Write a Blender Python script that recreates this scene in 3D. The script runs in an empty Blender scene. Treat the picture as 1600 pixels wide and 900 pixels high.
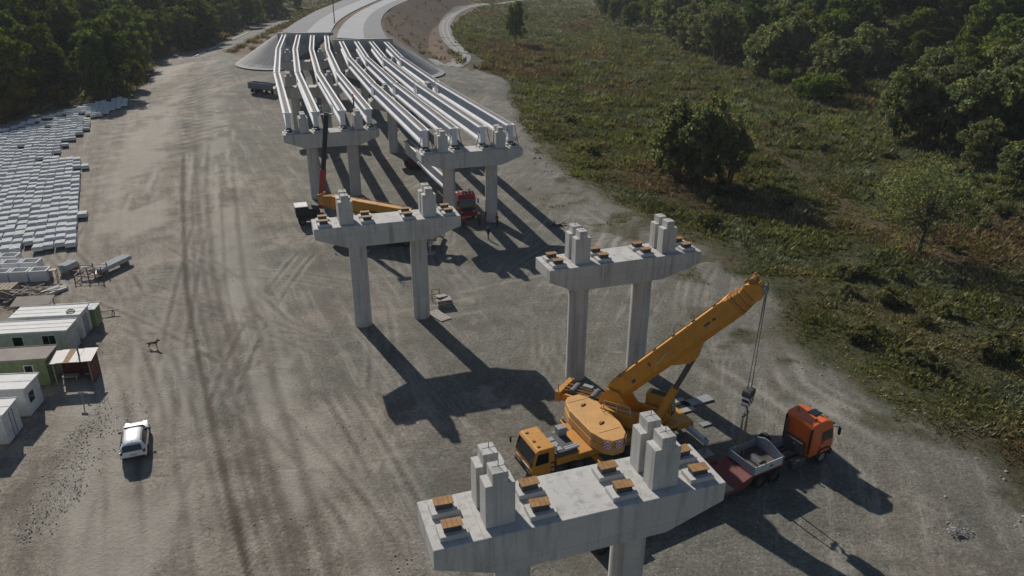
import bpy, bmesh, math, random
import numpy as np
from mathutils import Vector, Matrix
rnd = random.Random(7)
nrs = np.random.RandomState(11)
R = math.radians
scene = bpy.context.scene
col = scene.collection

# ------------------------------------------------------------------ camera
F_PX, PITCH, ROLL, CAM_H = 1177.655, 0.414914, -0.0055, 33.503
cam_d = bpy.data.cameras.new('camera')
cam_d.sensor_width = 36.0
cam_d.lens = F_PX / 1600.0 * 36.0
cam_d.clip_start, cam_d.clip_end = 0.5, 5000
cam = bpy.data.objects.new('camera', cam_d); col.objects.link(cam)
_fw = np.array([0, math.cos(PITCH), -math.sin(PITCH)]); _rt = np.array([1., 0, 0]); _dn = np.cross(_fw, _rt)
_rt2 = math.cos(ROLL)*_rt + math.sin(ROLL)*_dn; _dn2 = -math.sin(ROLL)*_rt + math.cos(ROLL)*_dn
CM = np.array([_rt2, _dn2, _fw])
m = Matrix(((_rt2[0], -_dn2[0], -_fw[0], 0), (_rt2[1], -_dn2[1], -_fw[1], 0), (_rt2[2], -_dn2[2], -_fw[2], CAM_H), (0, 0, 0, 1)))
cam.matrix_world = m
scene.camera = cam

# ------------------------------------------------------------------ light
SUN_EL = R(31.8)
SUN_TR = np.array([0.513, -0.858])            # horizontal travel direction of the light
w = bpy.data.worlds.new('World'); scene.world = w; w.use_nodes = True
nt = w.node_tree; bg = nt.nodes['Background']
sky = nt.nodes.new('ShaderNodeTexSky'); sky.sky_type = 'NISHITA'; sky.sun_disc = False
sky.sun_elevation = SUN_EL
sky.sun_rotation = math.atan2(-SUN_TR[0], -SUN_TR[1])
sky.altitude = 300; sky.air_density = 1.0; sky.dust_density = 0.4
nt.links.new(sky.outputs[0], bg.inputs[0]); bg.inputs[1].default_value = 0.052
sd = bpy.data.lights.new('sun', 'SUN'); sd.energy = 3.9; sd.angle = R(0.53); sd.color = (1.0, 0.945, 0.86)
so = bpy.data.objects.new('sun', sd); col.objects.link(so)
dirv = Vector((SUN_TR[0]*math.cos(SUN_EL), SUN_TR[1]*math.cos(SUN_EL), -math.sin(SUN_EL)))
so.rotation_euler = dirv.to_track_quat('-Z', 'Y').to_euler(); so.location = (-40, 60, 80)
scene.view_settings.view_transform = 'Standard'; scene.view_settings.look = 'None'
scene.view_settings.exposure = 0.28; scene.view_settings.gamma = 1.0
scene.view_settings.use_curve_mapping = False

# ------------------------------------------------------------------ helpers
def at(px, py, z=0.0):
    d = CM.T @ np.array([(px-800)/F_PX, (py-450)/F_PX, 1.0]); t = (z-CAM_H)/d[2]
    return np.array([0, 0, CAM_H]) + t*d
def at_dist(px, py, Y):
    d = CM.T @ np.array([(px-800)/F_PX, (py-450)/F_PX, 1.0]); t = Y/d[1]
    return np.array([0, 0, CAM_H]) + t*d

class MB:
    """collects shapes into one mesh"""
    def __init__(s): s.v = []; s.f = []
    def add(s, vs, fs, M=None):
        b = len(s.v)
        for p in vs:
            p = Vector(p)
            if M is not None: p = M @ p
            s.v.append(tuple(p))
        s.f += [tuple(i+b for i in f) for f in fs]
        return s
    def box(s, c, d, M=None, rz=0.0, ry=0.0, rx=0.0):
        x, y, z = d[0]/2, d[1]/2, d[2]/2
        vs = [(-x,-y,-z),(x,-y,-z),(x,y,-z),(-x,y,-z),(-x,-y,z),(x,-y,z),(x,y,z),(-x,y,z)]
        L = Matrix.Translation(c)
        if rz: L = L @ Matrix.Rotation(rz, 4, 'Z')
        if ry: L = L @ Matrix.Rotation(ry, 4, 'Y')
        if rx: L = L @ Matrix.Rotation(rx, 4, 'X')
        if M is not None: L = M @ L
        return s.add(vs, [(0,3,2,1),(4,5,6,7),(0,1,5,4),(1,2,6,5),(2,3,7,6),(3,0,4,7)], L)
    def prism(s, poly, a, b, axis='y', M=None):
        """poly in the two other axes (x,z for y; y,z for x; x,y for z) extruded a..b; counter-clockwise"""
        n = len(poly)
        def P(q, t): return (q[0], t, q[1]) if axis == 'y' else ((t, q[0], q[1]) if axis == 'x' else (q[0], q[1], t))
        vs = [P(q, a) for q in poly] + [P(q, b) for q in poly]
        fs = [tuple(range(n)), tuple(range(2*n-1, n-1, -1))]
        for i in range(n):
            j = (i+1) % n; fs.append((j, i, i+n, j+n))
        return s.add(vs, fs, M)
    def tube(s, p0, p1, r0, r1=None, n=8, M=None, caps=True):
        r1 = r0 if r1 is None else r1
        p0, p1 = Vector(p0), Vector(p1); d = (p1-p0)
        if d.length < 1e-6: return s
        d.normalize(); a = d.orthogonal().normalized(); b = d.cross(a)
        vs = []
        for p, r in ((p0, r0), (p1, r1)):
            for i in range(n):
                t = 2*math.pi*i/n; vs.append(p + (a*math.cos(t) + b*math.sin(t))*r)
        fs = [((i+1) % n, i, i+n, (i+1) % n+n)[::-1] for i in range(n)]
        if caps: fs += [tuple(range(n))[::-1], tuple(range(n, 2*n))]
        return s.add(vs, fs, M)
    def bar(s, p0, p1, wd, ht, M=None):
        p0, p1 = Vector(p0), Vector(p1); d = p1-p0; L = d.length; d.normalize()
        up = Vector((0, 0, 1)) if abs(d.z) < 0.99 else Vector((0, 1, 0))
        y = up.cross(d).normalized(); z = d.cross(y)
        T = Matrix(((d.x, y.x, z.x, (p0.x+p1.x)/2), (d.y, y.y, z.y, (p0.y+p1.y)/2), (d.z, y.z, z.z, (p0.z+p1.z)/2), (0, 0, 0, 1)))
        if M is not None: T = M @ T
        return s.box((0, 0, 0), (L, wd, ht), T)
    def mesh(s, name, mat, smooth=False):
        me = bpy.data.meshes.new(name); me.from_pydata(s.v, [], s.f)
        bm = bmesh.new(); bm.from_mesh(me); bmesh.ops.recalc_face_normals(bm, faces=bm.faces); bm.to_mesh(me); bm.free()
        me.materials.append(mat)
        if smooth: me.polygons.foreach_set('use_smooth', [True]*len(me.polygons))
        return me
    def build(s, name, mat, parent=None, bevel=0.0, smooth=False, seg=2, auto=False):
        o = bpy.data.objects.new(name, s.mesh(name, mat, smooth)); col.objects.link(o); o.parent = parent
        if bevel:
            b = o.modifiers.new('bevel', 'BEVEL'); b.width = bevel; b.segments = seg; b.limit_method = 'ANGLE'; b.angle_limit = R(30)
        if auto: sharp(o.data)
        return o
def sharp(me, ang=40):
    me.polygons.foreach_set('use_smooth', [True]*len(me.polygons))
    try: me.set_sharp_from_angle(angle=R(ang))
    except Exception: pass
def obj(name, me, parent=None, loc=(0,0,0), rz=0.0):
    o = bpy.data.objects.new(name, me); col.objects.link(o); o.parent = parent; o.location = loc; o.rotation_euler = (0, 0, rz); return o
def tag(o, label=None, cat=None, group=None, kind=None):
    if label: o['label'] = label
    if cat: o['category'] = cat
    if group: o['group'] = group
    if kind: o['kind'] = kind
    return o
def thing(name, loc, rz=0.0, label=None, cat=None, group=None):
    o = bpy.data.objects.new(name, None); col.objects.link(o); o.empty_display_size = 0.3
    o.location = tuple(loc) if len(loc) == 3 else (loc[0], loc[1], 0); o.rotation_euler = (0, 0, rz)
    return tag(o, label, cat, group)
def copy_tree(o, parent=None):
    c = o.copy(); col.objects.link(c); c.parent = parent
    for ch in list(o.children): copy_tree(ch, c)
    return c
def kids(o): return list(o.children)

# value noise -------------------------------------------------------------
def vnoise(x, y, seed=0):
    xi = np.floor(x).astype(np.int64); yi = np.floor(y).astype(np.int64); fx = x-xi; fy = y-yi
    fx = fx*fx*(3-2*fx); fy = fy*fy*(3-2*fy)
    def h(a, b):
        n = (a*374761393 + b*668265263 + seed*974634777) & 0x7fffffff
        n = ((n ^ (n >> 13)) * 1274126177) & 0x7fffffff
        return ((n ^ (n >> 16)) & 0xffff)/65535.0
    return (h(xi, yi)*(1-fx)+h(xi+1, yi)*fx)*(1-fy) + (h(xi, yi+1)*(1-fx)+h(xi+1, yi+1)*fx)*fy
def fbm(x, y, o=4, seed=0):
    s = 0; a = 0.5; t = 0
    for i in range(o): s = s + a*vnoise(x*2**i, y*2**i, seed+i); t += a; a *= 0.5
    return s/t
def pl_dist(x, y, pts, signed=False):
    """distance to a polyline; signed: positive to the left of travel"""
    best = np.full(x.shape, 1e9); sg = np.ones(x.shape)
    for (ax, ay), (bx, by) in zip(pts[:-1], pts[1:]):
        dx, dy = bx-ax, by-ay; L2 = dx*dx+dy*dy + 1e-12
        t = np.clip(((x-ax)*dx+(y-ay)*dy)/L2, 0, 1); d = np.hypot(x-ax-t*dx, y-ay-t*dy)
        k = d < best; best = np.where(k, d, best)
        if signed: sg = np.where(k, np.sign(dx*(y-ay)-dy*(x-ax)), sg)
    return best*sg if signed else best
def in_poly(x, y, poly):
    c = np.zeros(np.shape(x), bool); n = len(poly)
    for i in range(n):
        x0, y0 = poly[i]; x1, y1 = poly[(i+1) % n]
        k = ((y0 > y) != (y1 > y)) & (x < (x1-x0)*(y-y0)/((y1-y0) if y1 != y0 else 1e-9)+x0); c ^= k
    return c
def sstep(a, b, x):
    t = np.clip((x-a)/(b-a), 0, 1); return t*t*(3-2*t)

# ------------------------------------------------------------------ materials
MATS = {}
def nodes(name):
    m = bpy.data.materials.new(name); m.use_nodes = True; t = m.node_tree; p = t.nodes['Principled BSDF']; MATS[name] = m
    return m, t, p
def N(t, typ, **kw):
    n = t.nodes.new(typ)
    for k, v in kw.items():
        if hasattr(n, k): setattr(n, k, v)
    return n
def ramp(t, stops, inp):
    r = t.nodes.new('ShaderNodeValToRGB'); e = r.color_ramp.elements
    while len(e) < len(stops): e.new(0.5)
    for el, (p, c) in zip(e, stops): el.position = p; el.color = (*c, 1) if len(c) == 3 else c
    t.links.new(inp, r.inputs[0]); return r.outputs[0]
def noise(t, scale, detail=4, vec=None, rough=0.6):
    n = t.nodes.new('ShaderNodeTexNoise'); n.inputs['Scale'].default_value = scale; n.inputs['Detail'].default_value = detail
    n.inputs['Roughness'].default_value = rough
    if vec is not None: t.links.new(vec, n.inputs['Vector'])
    return n.outputs['Fac']
def mix(t, fac, a, b, mode='MIX'):
    n = t.nodes.new('ShaderNodeMix'); n.data_type = 'RGBA'; n.blend_type = mode
    for i, v in ((0, fac), (6, a), (7, b)):
        if hasattr(v, 'is_linked'): t.links.new(v, n.inputs[i])
        else: n.inputs[i].default_value = v if not isinstance(v, tuple) or len(v) == 4 else (*v, 1)
    return n.outputs[2]
def math_(t, op, a, b=0.5):
    n = t.nodes.new('ShaderNodeMath'); n.operation = op
    for i, v in ((0, a), (1, b)):
        if hasattr(v, 'is_linked'): t.links.new(v, n.inputs[i])
        else: n.inputs[i].default_value = v
    return n.outputs[0]
def bump(t, p, h, strength=0.4, dist=0.05):
    b = t.nodes.new('ShaderNodeBump'); b.inputs['Strength'].default_value = strength; b.inputs['Distance'].default_value = dist
    t.links.new(h, b.inputs['Height']); t.links.new(b.outputs[0], p.inputs['Normal'])
def wpos(t, scale=(1, 1, 1)):
    g = t.nodes.new('ShaderNodeNewGeometry'); mp = t.nodes.new('ShaderNodeMapping'); mp.inputs['Scale'].default_value = scale
    t.links.new(g.outputs['Position'], mp.inputs['Vector']); return mp.outputs[0]
def opos(t, scale=(1, 1, 1), rot=(0, 0, 0)):
    g = t.nodes.new('ShaderNodeTexCoord'); mp = t.nodes.new('ShaderNodeMapping'); mp.inputs['Scale'].default_value = scale; mp.inputs['Rotation'].default_value = rot
    t.links.new(g.outputs['Object'], mp.inputs['Vector']); return mp.outputs[0]
def mat_rough(name, c0, c1, scale=1.5, rough=0.85, bs=0.3, streak=None, fine=14.0, metal=0.0, joints=False):
    """mottled surface between two colours, with optional vertical streaks of a third"""
    m, t, p = nodes(name); v = wpos(t)
    f = noise(t, scale, 6, v); f2 = noise(t, fine, 4, v)
    c = ramp(t, [(0.32, c0), (0.68, c1)], f)
    c = mix(t, 0.35, c, ramp(t, [(0.35, tuple(k*0.72 for k in c0)), (0.6, c1)], f2))
    if streak:
        s = noise(t, 1.0, 4, wpos(t, (2.2, 2.2, 0.16)))
        c = mix(t, ramp(t, [(0.50, (0, 0, 0)), (0.72, (1, 1, 1))], s), c, (*streak, 1))
    if joints:
        tc = t.nodes.new('ShaderNodeTexCoord'); so_ = t.nodes.new('ShaderNodeSeparateXYZ'); t.links.new(tc.outputs['Object'], so_.inputs[0])
        for ax, per in ((0, 2.35), (2, 2.5)):
            ln = math_(t, 'LESS_THAN', math_(t, 'FRACT', math_(t, 'MULTIPLY', so_.outputs[ax], 1/per), 0), .016)
            c = mix(t, math_(t, 'MULTIPLY', ln, .3), c, (0.16, 0.155, 0.145, 1))
            pn = math_(t, 'FLOOR', math_(t, 'MULTIPLY', so_.outputs[ax], 1/per), 0)
            c = mix(t, math_(t, 'MULTIPLY', math_(t, 'FRACT', math_(t, 'MULTIPLY', math_(t, 'SINE', math_(t, 'MULTIPLY', pn, 12.99), 0), 43.7), 0), .12), c, (0.28, 0.275, 0.26, 1))
    t.links.new(c, p.inputs['Base Color']); p.inputs['Roughness'].default_value = rough; p.inputs['Metallic'].default_value = metal
    if bs: bump(t, p, f2, bs, 0.02)
    return m
def mat_paint(name, c, rough=0.38, dirt=(0.16, 0.13, 0.1), amt=0.3, metal=0.0, coat=0.0):
    m, t, p = nodes(name); v = wpos(t)
    f = noise(t, 2.4, 6, v, 0.7)
    d = ramp(t, [(0.45, (0, 0, 0)), (0.8, (amt*1.6,)*3)], f)
    c2 = mix(t, 0.5, (*c, 1), ramp(t, [(0.3, tuple(k*0.8 for k in c)), (0.7, tuple(min(1, k*1.12) for k in c))], noise(t, 0.7, 3, v)))
    d2 = ramp(t, [(0.56, (0, 0, 0)), (0.72, (amt*1.3,)*3)], noise(t, 7.0, 5, v, .75))
    st_ = ramp(t, [(0.54, (0, 0, 0)), (0.70, (amt*1.1,)*3)], noise(t, 1.0, 4, wpos(t, (5, 5, .5)), .7))
    cc = mix(t, st_, mix(t, d2, mix(t, d, c2, (*dirt, 1)), (*[k*.5 for k in dirt], 1)), (*[k*.7 for k in dirt], 1))
    t.links.new(cc, p.inputs['Base Color']); p.inputs['Metallic'].default_value = metal
    t.links.new(ramp(t, [(0.3, (rough,)*3), (0.8, (min(1, rough+0.35),)*3)], f), p.inputs['Roughness'])
    if coat: p.inputs['Coat Weight'].default_value = coat; p.inputs['Coat Roughness'].default_value = 0.08
    return m
def mat_glass(name, c=(0.012, 0.016, 0.018)):
    m, t, p = nodes(name); p.inputs['Base Color'].default_value = (*c, 1); p.inputs['Roughness'].default_value = 0.07
    p.inputs['Specular IOR Level'].default_value = 0.6
    return m
def mat_stripe(name, ca, cb, freq, rot, chevron=False):
    m, t, p = nodes(name); tc = t.nodes.new('ShaderNodeTexCoord'); sx = t.nodes.new('ShaderNodeSeparateXYZ')
    t.links.new(tc.outputs['Object'], sx.inputs[0])
    y = sx.outputs['Y']
    if chevron: y = math_(t, 'ABSOLUTE', y, 0)
    v = math_(t, 'ADD', math_(t, 'MULTIPLY', y, rot), sx.outputs['Z'])
    k = math_(t, 'GREATER_THAN', math_(t, 'FRACT', math_(t, 'MULTIPLY', v, freq), 0), 0.5)
    c = mix(t, k, (*ca, 1), (*cb, 1)); t.links.new(c, p.inputs['Base Color']); p.inputs['Roughness'].default_value = 0.5
    return m
def mat_leaf(name, c, var=0.5, trans=0.45):
    m = bpy.data.materials.new(name); m.use_nodes = True; t = m.node_tree; MATS[name] = m
    for n in list(t.nodes): t.nodes.remove(n)
    o = t.nodes.new('ShaderNodeOutputMaterial'); a = t.nodes.new('ShaderNodeVertexColor'); a.layer_name = 'leaf'
    oi = t.nodes.new('ShaderNodeObjectInfo')
    hsv = t.nodes.new('ShaderNodeHueSaturation'); cc = mix(t, 1.0, a.outputs['Color'], (*c, 1), 'MULTIPLY')
    t.links.new(cc, hsv.inputs['Color'])
    t.links.new(math_(t, 'ADD', math_(t, 'MULTIPLY', oi.outputs['Random'], var*0.09), 0.5-var*0.05), hsv.inputs['Hue'])
    t.links.new(math_(t, 'ADD', math_(t, 'MULTIPLY', math_(t, 'FRACT', math_(t, 'MULTIPLY', oi.outputs['Random'], 7.3), 0), var), 1-var*0.5), hsv.inputs['Value'])
    d = t.nodes.new('ShaderNodeBsdfDiffuse'); tr = t.nodes.new('ShaderNodeBsdfTranslucent'); ms = t.nodes.new('ShaderNodeMixShader')
    ms.inputs[0].default_value = trans
    t.links.new(hsv.outputs[0], d.inputs[0])
    warm = mix(t, 1.0, hsv.outputs[0], (1.05, 1.12, 0.55, 1), 'MULTIPLY'); t.links.new(warm, tr.inputs[0])
    t.links.new(d.outputs[0], ms.inputs[1]); t.links.new(tr.outputs[0], ms.inputs[2]); t.links.new(ms.outputs[0], o.inputs[0])
    return m

concrete = mat_rough('pier_concrete', (0.46, 0.445, 0.42), (0.58, 0.565, 0.54), 0.8, 0.9, 0.25, streak=(0.31, 0.29, 0.26), joints=True)
concrete_top = mat_rough('plinth_concrete', (0.46, 0.45, 0.43), (0.58, 0.57, 0.55), 1.4, 0.9, 0.3)
girder_mat = mat_rough('girder_concrete', (0.60, 0.61, 0.635), (0.77, 0.78, 0.80), 0.35, 0.75, 0.12, streak=(0.52, 0.525, 0.54))
flange_mat = mat_rough('flange_rough_concrete', (0.30, 0.29, 0.28), (0.48, 0.47, 0.45), 1.6, 0.95, 0.5)
precast = mat_rough('precast_concrete', (0.56, 0.56, 0.55), (0.74, 0.74, 0.73), 0.7, 0.9, 0.3)
revet = mat_rough('revetment_concrete', (0.30, 0.295, 0.28), (0.40, 0.39, 0.37), 0.3, 0.9, 0.2)
rust = mat_rough('rusty_plate', (0.20, 0.095, 0.03), (0.40, 0.215, 0.075), 3.0, 0.8, 0.3, fine=30)
rebar = mat_rough('rebar_steel', (0.10, 0.07, 0.05), (0.17, 0.11, 0.08), 3.0, 0.7, 0)
crane_y = mat_paint('crane_yellow', (0.58, 0.25, 0.02), 0.42, amt=0.3)
crane_y2 = mat_paint('counterweight_yellow', (0.62, 0.33, 0.10), 0.55, amt=0.2)
orange_p = mat_paint('cab_orange', (0.72, 0.13, 0.02), 0.3, amt=0.15, coat=0.3)
red_p = mat_paint('cab_red', (0.30, 0.012, 0.02), 0.3, amt=0.12, coat=0.4)
trailer_red = mat_paint('trailer_red', (0.17, 0.03, 0.03), 0.6, amt=0.4)
white_p = mat_paint('car_white', (0.80, 0.80, 0.81), 0.25, amt=0.06, coat=0.6)
black_p = mat_paint('black_plastic', (0.02, 0.02, 0.022), 0.55, amt=0.25, dirt=(0.10, 0.09, 0.08))
grey_p = mat_paint('grey_metal', (0.30, 0.31, 0.32), 0.5, amt=0.3)
dark_steel = mat_paint('dark_steel', (0.06, 0.065, 0.075), 0.5, amt=0.4)
pale_metal = mat_paint('pale_steel', (0.52, 0.53, 0.54), 0.45, amt=0.2)
chrome = mat_paint('cylinder_rod', (0.55, 0.55, 0.56), 0.25, amt=0.1, metal=0.8)
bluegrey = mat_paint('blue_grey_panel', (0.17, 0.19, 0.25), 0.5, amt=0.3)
rubber = mat_rough('tyre_rubber', (0.018, 0.018, 0.018), (0.035, 0.034, 0.032), 3, 0.9, 0)
glass = mat_glass('dark_glass'); green_glass = mat_glass('green_cab_glass', (0.02, 0.05, 0.03))
lamp_red = mat_glass('tail_lamp_red', (0.25, 0.015, 0.012)); lamp_clear = mat_glass('headlamp', (0.4, 0.4, 0.42))
cabin_white = mat_paint('cabin_white', (0.66, 0.67, 0.66), 0.6, amt=0.25)
cabin_roof = mat_rough('cabin_roof', (0.60, 0.59, 0.55), (0.74, 0.73, 0.70), 0.9, 0.8, 0.15)
cabin_mint = mat_paint('cabin_mint', (0.50, 0.535, 0.505), 0.6, amt=0.3)
cabin_green = mat_paint('cabin_green', (0.20, 0.27, 0.12), 0.65, amt=0.5)
felt = mat_rough('brown_roof_felt', (0.24, 0.20, 0.17), (0.34, 0.30, 0.26), 0.8, 0.95, 0.3)
maroon = mat_paint('shed_maroon', (0.12, 0.022, 0.02), 0.7, amt=0.4)
tin = mat_rough('old_tin_sheet', (0.36, 0.31, 0.29), (0.52, 0.48, 0.46), 1.2, 0.6, 0.2)
wood = mat_rough('weathered_timber', (0.20, 0.15, 0.10), (0.38, 0.32, 0.25), 1.8, 0.9, 0.4)
wood2 = mat_rough('old_board', (0.26, 0.23, 0.20), (0.42, 0.39, 0.35), 1.8, 0.9, 0.4)
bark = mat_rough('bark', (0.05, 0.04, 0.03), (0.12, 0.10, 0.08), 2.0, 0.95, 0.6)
asphalt = mat_rough('asphalt', (0.13, 0.13, 0.135), (0.17, 0.17, 0.175), 0.06, 0.9, 0.2)
asphalt_pale = mat_rough('pale_road_base', (0.26, 0.265, 0.27), (0.35, 0.355, 0.36), 0.09, 0.9, 0.2)
gravel_pale = mat_rough('pale_gravel', (0.22, 0.21, 0.20), (0.36, 0.35, 0.33), 0.3, 0.95, 0.5)
stone = mat_rough('field_stone', (0.22, 0.205, 0.19), (0.40, 0.385, 0.36), 1.4, 0.9, 0.4)
stripe_rw = mat_stripe('hook_stripes', (0.65, 0.62, 0.62), (0.06, 0.02, 0.025), 2.6, 1.2)
stripe_ch = mat_stripe('warning_chevrons', (0.70, 0.66, 0.68), (0.42, 0.10, 0.08), 4.2, 0.9, True)
leaf_a = mat_leaf('leaves_forest', (0.108, 0.138, 0.046), 0.7, 0.5)
leaf_w = mat_leaf('leaves_willow', (0.175, 0.195, 0.115), 0.3, 0.58)
leaf_s = mat_leaf('leaves_dull_shrub', (0.135, 0.140, 0.070), 0.5)
leaf_l = mat_leaf('leaves_light', (0.125, 0.158, 0.036), 0.4)
leaf_y = mat_leaf('leaves_autumn', (0.17, 0.14, 0.04), 0.5)
grass_m = mat_leaf('meadow_blades', (1, 1, 1), 0.0, 0.25)

# ------------------------------------------------------------------ terrain
def W2(pts, z=0.0): return [tuple(at(a, b, z)[:2]) for a, b in pts]
ROAD_Z = 12.7
RB = W2([(740,118),(790,130),(800,165),(815,200),(850,240),(880,270),(930,300),(985,335),(1010,360),(1100,385),(1150,430),(1200,445),(1215,480),(1195,520),(1210,545),(1290,575),(1350,610),(1420,650),(1480,700),(1545,725),(1600,790)])
LB = W2([(0,195),(100,168),(200,153),(235,130),(245,100),(270,85),(340,72),(380,50),(440,28)])
YARD = RB + [(36, 30), (40, -80), (-160, -80), (-135, 90)] + LB + W2([(452,33),(352,88),(372,100),(450,105),(660,118)])
HILL_R = [(44, 640), (56, 470), (66, 345), (74, 290), (84, 246), (102, 226), (140, 196), (165, 130), (200, 40)]
HILL_L = [(-150, 60), (-118, 130)] + LB + [(-140, 640)]
L_left = W2([(440,50),(465,32.5),(495,16),(530,2.5),(560,-9),(610,-22)], ROAD_Z)
L_right = W2([(516,53),(523,35),(551,17.5),(590,0),(625,-11),(665,-22)], ROAD_Z)
R_left = W2([(526,59),(531,40),(558,19),(598,0),(632,-11),(670,-22)], ROAD_Z)
R_right = W2([(606,62.5),(596,45),(594,30),(605,15),(635,1),(665,-9),(705,-20)], ROAD_Z)
def back(pts, d):            # push the first point on along the first segment
    a = np.array(pts[0]); b = np.array(pts[1]); u = (b-a)/np.linalg.norm(b-a); return [tuple(a+u*d)] + list(pts[1:])
EMB = back(L_left, 4) + back(R_right, 4)[::-1] + back(R_left, 4)[:1] + back(L_right, 4)[:1]
SROAD = W2([(900,-22),(840,-2),(775,6),(720,19),(694,42),(696,64),(715,84),(741,100),(738,111),(700,120)])
PATH = W2([(860,40),(1000,100),(1100,155),(1200,240),(1330,330),(1600,480)])
DARK_TR = [W2([(305,110),(287,230),(285,300),(290,440),(310,560),(345,720),(396,930)]), W2([(320,110),(300,300),(304,440),(330,560),(372,720),(428,930)]),
           W2([(345,300),(352,440),(378,560),(420,720),(470,930)])]
PALE_TR = [W2([(300,120),(240,200),(190,290),(150,360)]), W2([(295,140),(255,220),(205,330),(190,420)]), W2([(330,100),(312,200),(305,300),(325,430)]), W2([(350,90),(345,200),(350,330),(390,520),(450,900)]),
           W2([(250,140),(190,230),(160,290),(150,330)]), W2([(240,190),(180,250),(150,300),(170,370)]), W2([(262,440),(268,600),(275,760),(270,900)]), W2([(240,440),(230,560),(250,700),(245,900)]),
           W2([(880,300),(960,350),(930,430),(700,480),(480,520)]), W2([(1180,470),(1240,600),(1400,690),(1600,850)]), W2([(1060,470),(1120,560),(1250,640),(1560,900)]),
           W2([(860,290),(930,340),(1000,350)]), W2([(540,540),(560,680),(520,900)])]
def ground_parts(x, y):
    dR = pl_dist(x, y, HILL_R, True); dL = pl_dist(x, y, HILL_L, True)
    wob = (fbm(x/9, y/9, 3, 5)-0.5)*7 + (fbm(x/2.2, y/2.2, 3, 9)-0.5)*3.2
    ins = in_poly(x, y, YARD); de = pl_dist(x, y, YARD + YARD[:1])
    sd = np.where(ins, -de, de)                       # positive in the grass
    g = sstep(-1.5, 1.6, sd + wob*np.clip(0.35+de/30, 0.35, 1))
    far = pl_dist(x, y, RB)
    spot = fbm(x/5, y/5, 4, 21); g = np.maximum(g, sstep(0.60, 0.72, spot)*sstep(-14, -2, sd)*0.8*(far < 16))
    return dR, dL, sd, g
def ground_z(x, y):
    x = np.asarray(x, float); y = np.asarray(y, float)
    dR, dL, sd, g = ground_parts(x, y)
    z = 0.34*np.clip(dR-4, 0, 160)*sstep(0, 40, dR) + 0.33*np.clip(dL-5, 0, 160)*sstep(0, 35, dL)
    z = z + g*((fbm(x/6, y/6, 3, 31)-0.5)*0.7 + (fbm(x/45, y/45, 3, 3)-0.5)*1.6*sstep(4, 30, sd))
    z = z + (1-g)*((fbm(x/3.4, y/3.4, 2, 41)-0.5)*(0.12-0.09*sstep(60, 120, y)))
    e = pl_dist(x, y, EMB + EMB[:1]); e = np.where(in_poly(x, y, EMB), 0, e)
    emb = ROAD_Z - 0.25 - np.clip(e-0.6, 0, None)/1.55 + (fbm(x/5, y/5, 3, 77)-0.5)*0.3*sstep(1, 4, e)
    z = z + 3.6*(1-sstep(10, 48, e))*(1-g*.3)
    return np.maximum(z, emb)
def axis(segs):
    out = []
    for a, b, s in segs: out += list(np.arange(a, b, s))
    return np.array(out + [segs[-1][1]])
gx = axis([(-900, -160, 12), (-160, -60, 1.4), (-60, 0, 0.25), (0, 45, 0.4), (45, 110, 1.2), (110, 900, 12)])
gy = axis([(-60, 15, 3), (15, 26, 1.0), (26, 105, 0.3), (105, 180, 0.8), (180, 430, 2.0), (430, 1500, 14)])
GX, GY = np.meshgrid(gx, gy); X = GX.ravel(); Y = GY.ravel()
dR, dL, sdist, grass = ground_parts(X, Y)
Z = ground_z(X, Y)
dk = np.zeros_like(X); pa = np.zeros_like(X)
near = (np.abs(X) < 160) & (Y < 330)
xi, yi = X[near], Y[near]
jit = (fbm(xi/3, yi/3, 3, 55)-0.5)*1.2
d_ = np.zeros_like(xi)
for k, ln in enumerate(DARK_TR):
    dd = np.abs(pl_dist(xi, yi, ln) + jit*0.25)
    wd = 0.30 if k == 0 else 0.2
    d_ = np.maximum(d_, (.85 if k == 0 else 0.45)*(1-sstep(wd*0.5, wd*1.3, dd)))
    dd2 = np.abs(pl_dist(xi, yi, ln, True)-2.0+jit*0.3); d_ = np.maximum(d_, 0.45*(1-sstep(0.15, 0.5, dd2)))
p_ = np.zeros_like(xi)
for k, ln in enumerate(PALE_TR):
    s = pl_dist(xi, yi, ln, True)+jit*0.5
    ends = np.minimum(np.hypot(xi-ln[0][0], yi-ln[0][1]), np.hypot(xi-ln[-1][0], yi-ln[-1][1]))
    for off, st in ((-1.0, .9), (1.0, .9), (2.3, .5), (-2.9, .45)):
        p_ = np.maximum(p_, st*(1-sstep(0.1, 0.55, np.abs(s-off)))*sstep(4, 22, ends)*sstep(.42, .6, fbm(xi/9+k*7, yi/9+off, 3, 80+k)))
crng = random.Random(23)
fine_ = (np.abs(xi) < 60) & (yi < 125)
fx_, fy_ = xi[fine_], yi[fine_]; dth = np.zeros_like(fx_); pth = np.zeros_like(fx_)
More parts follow.
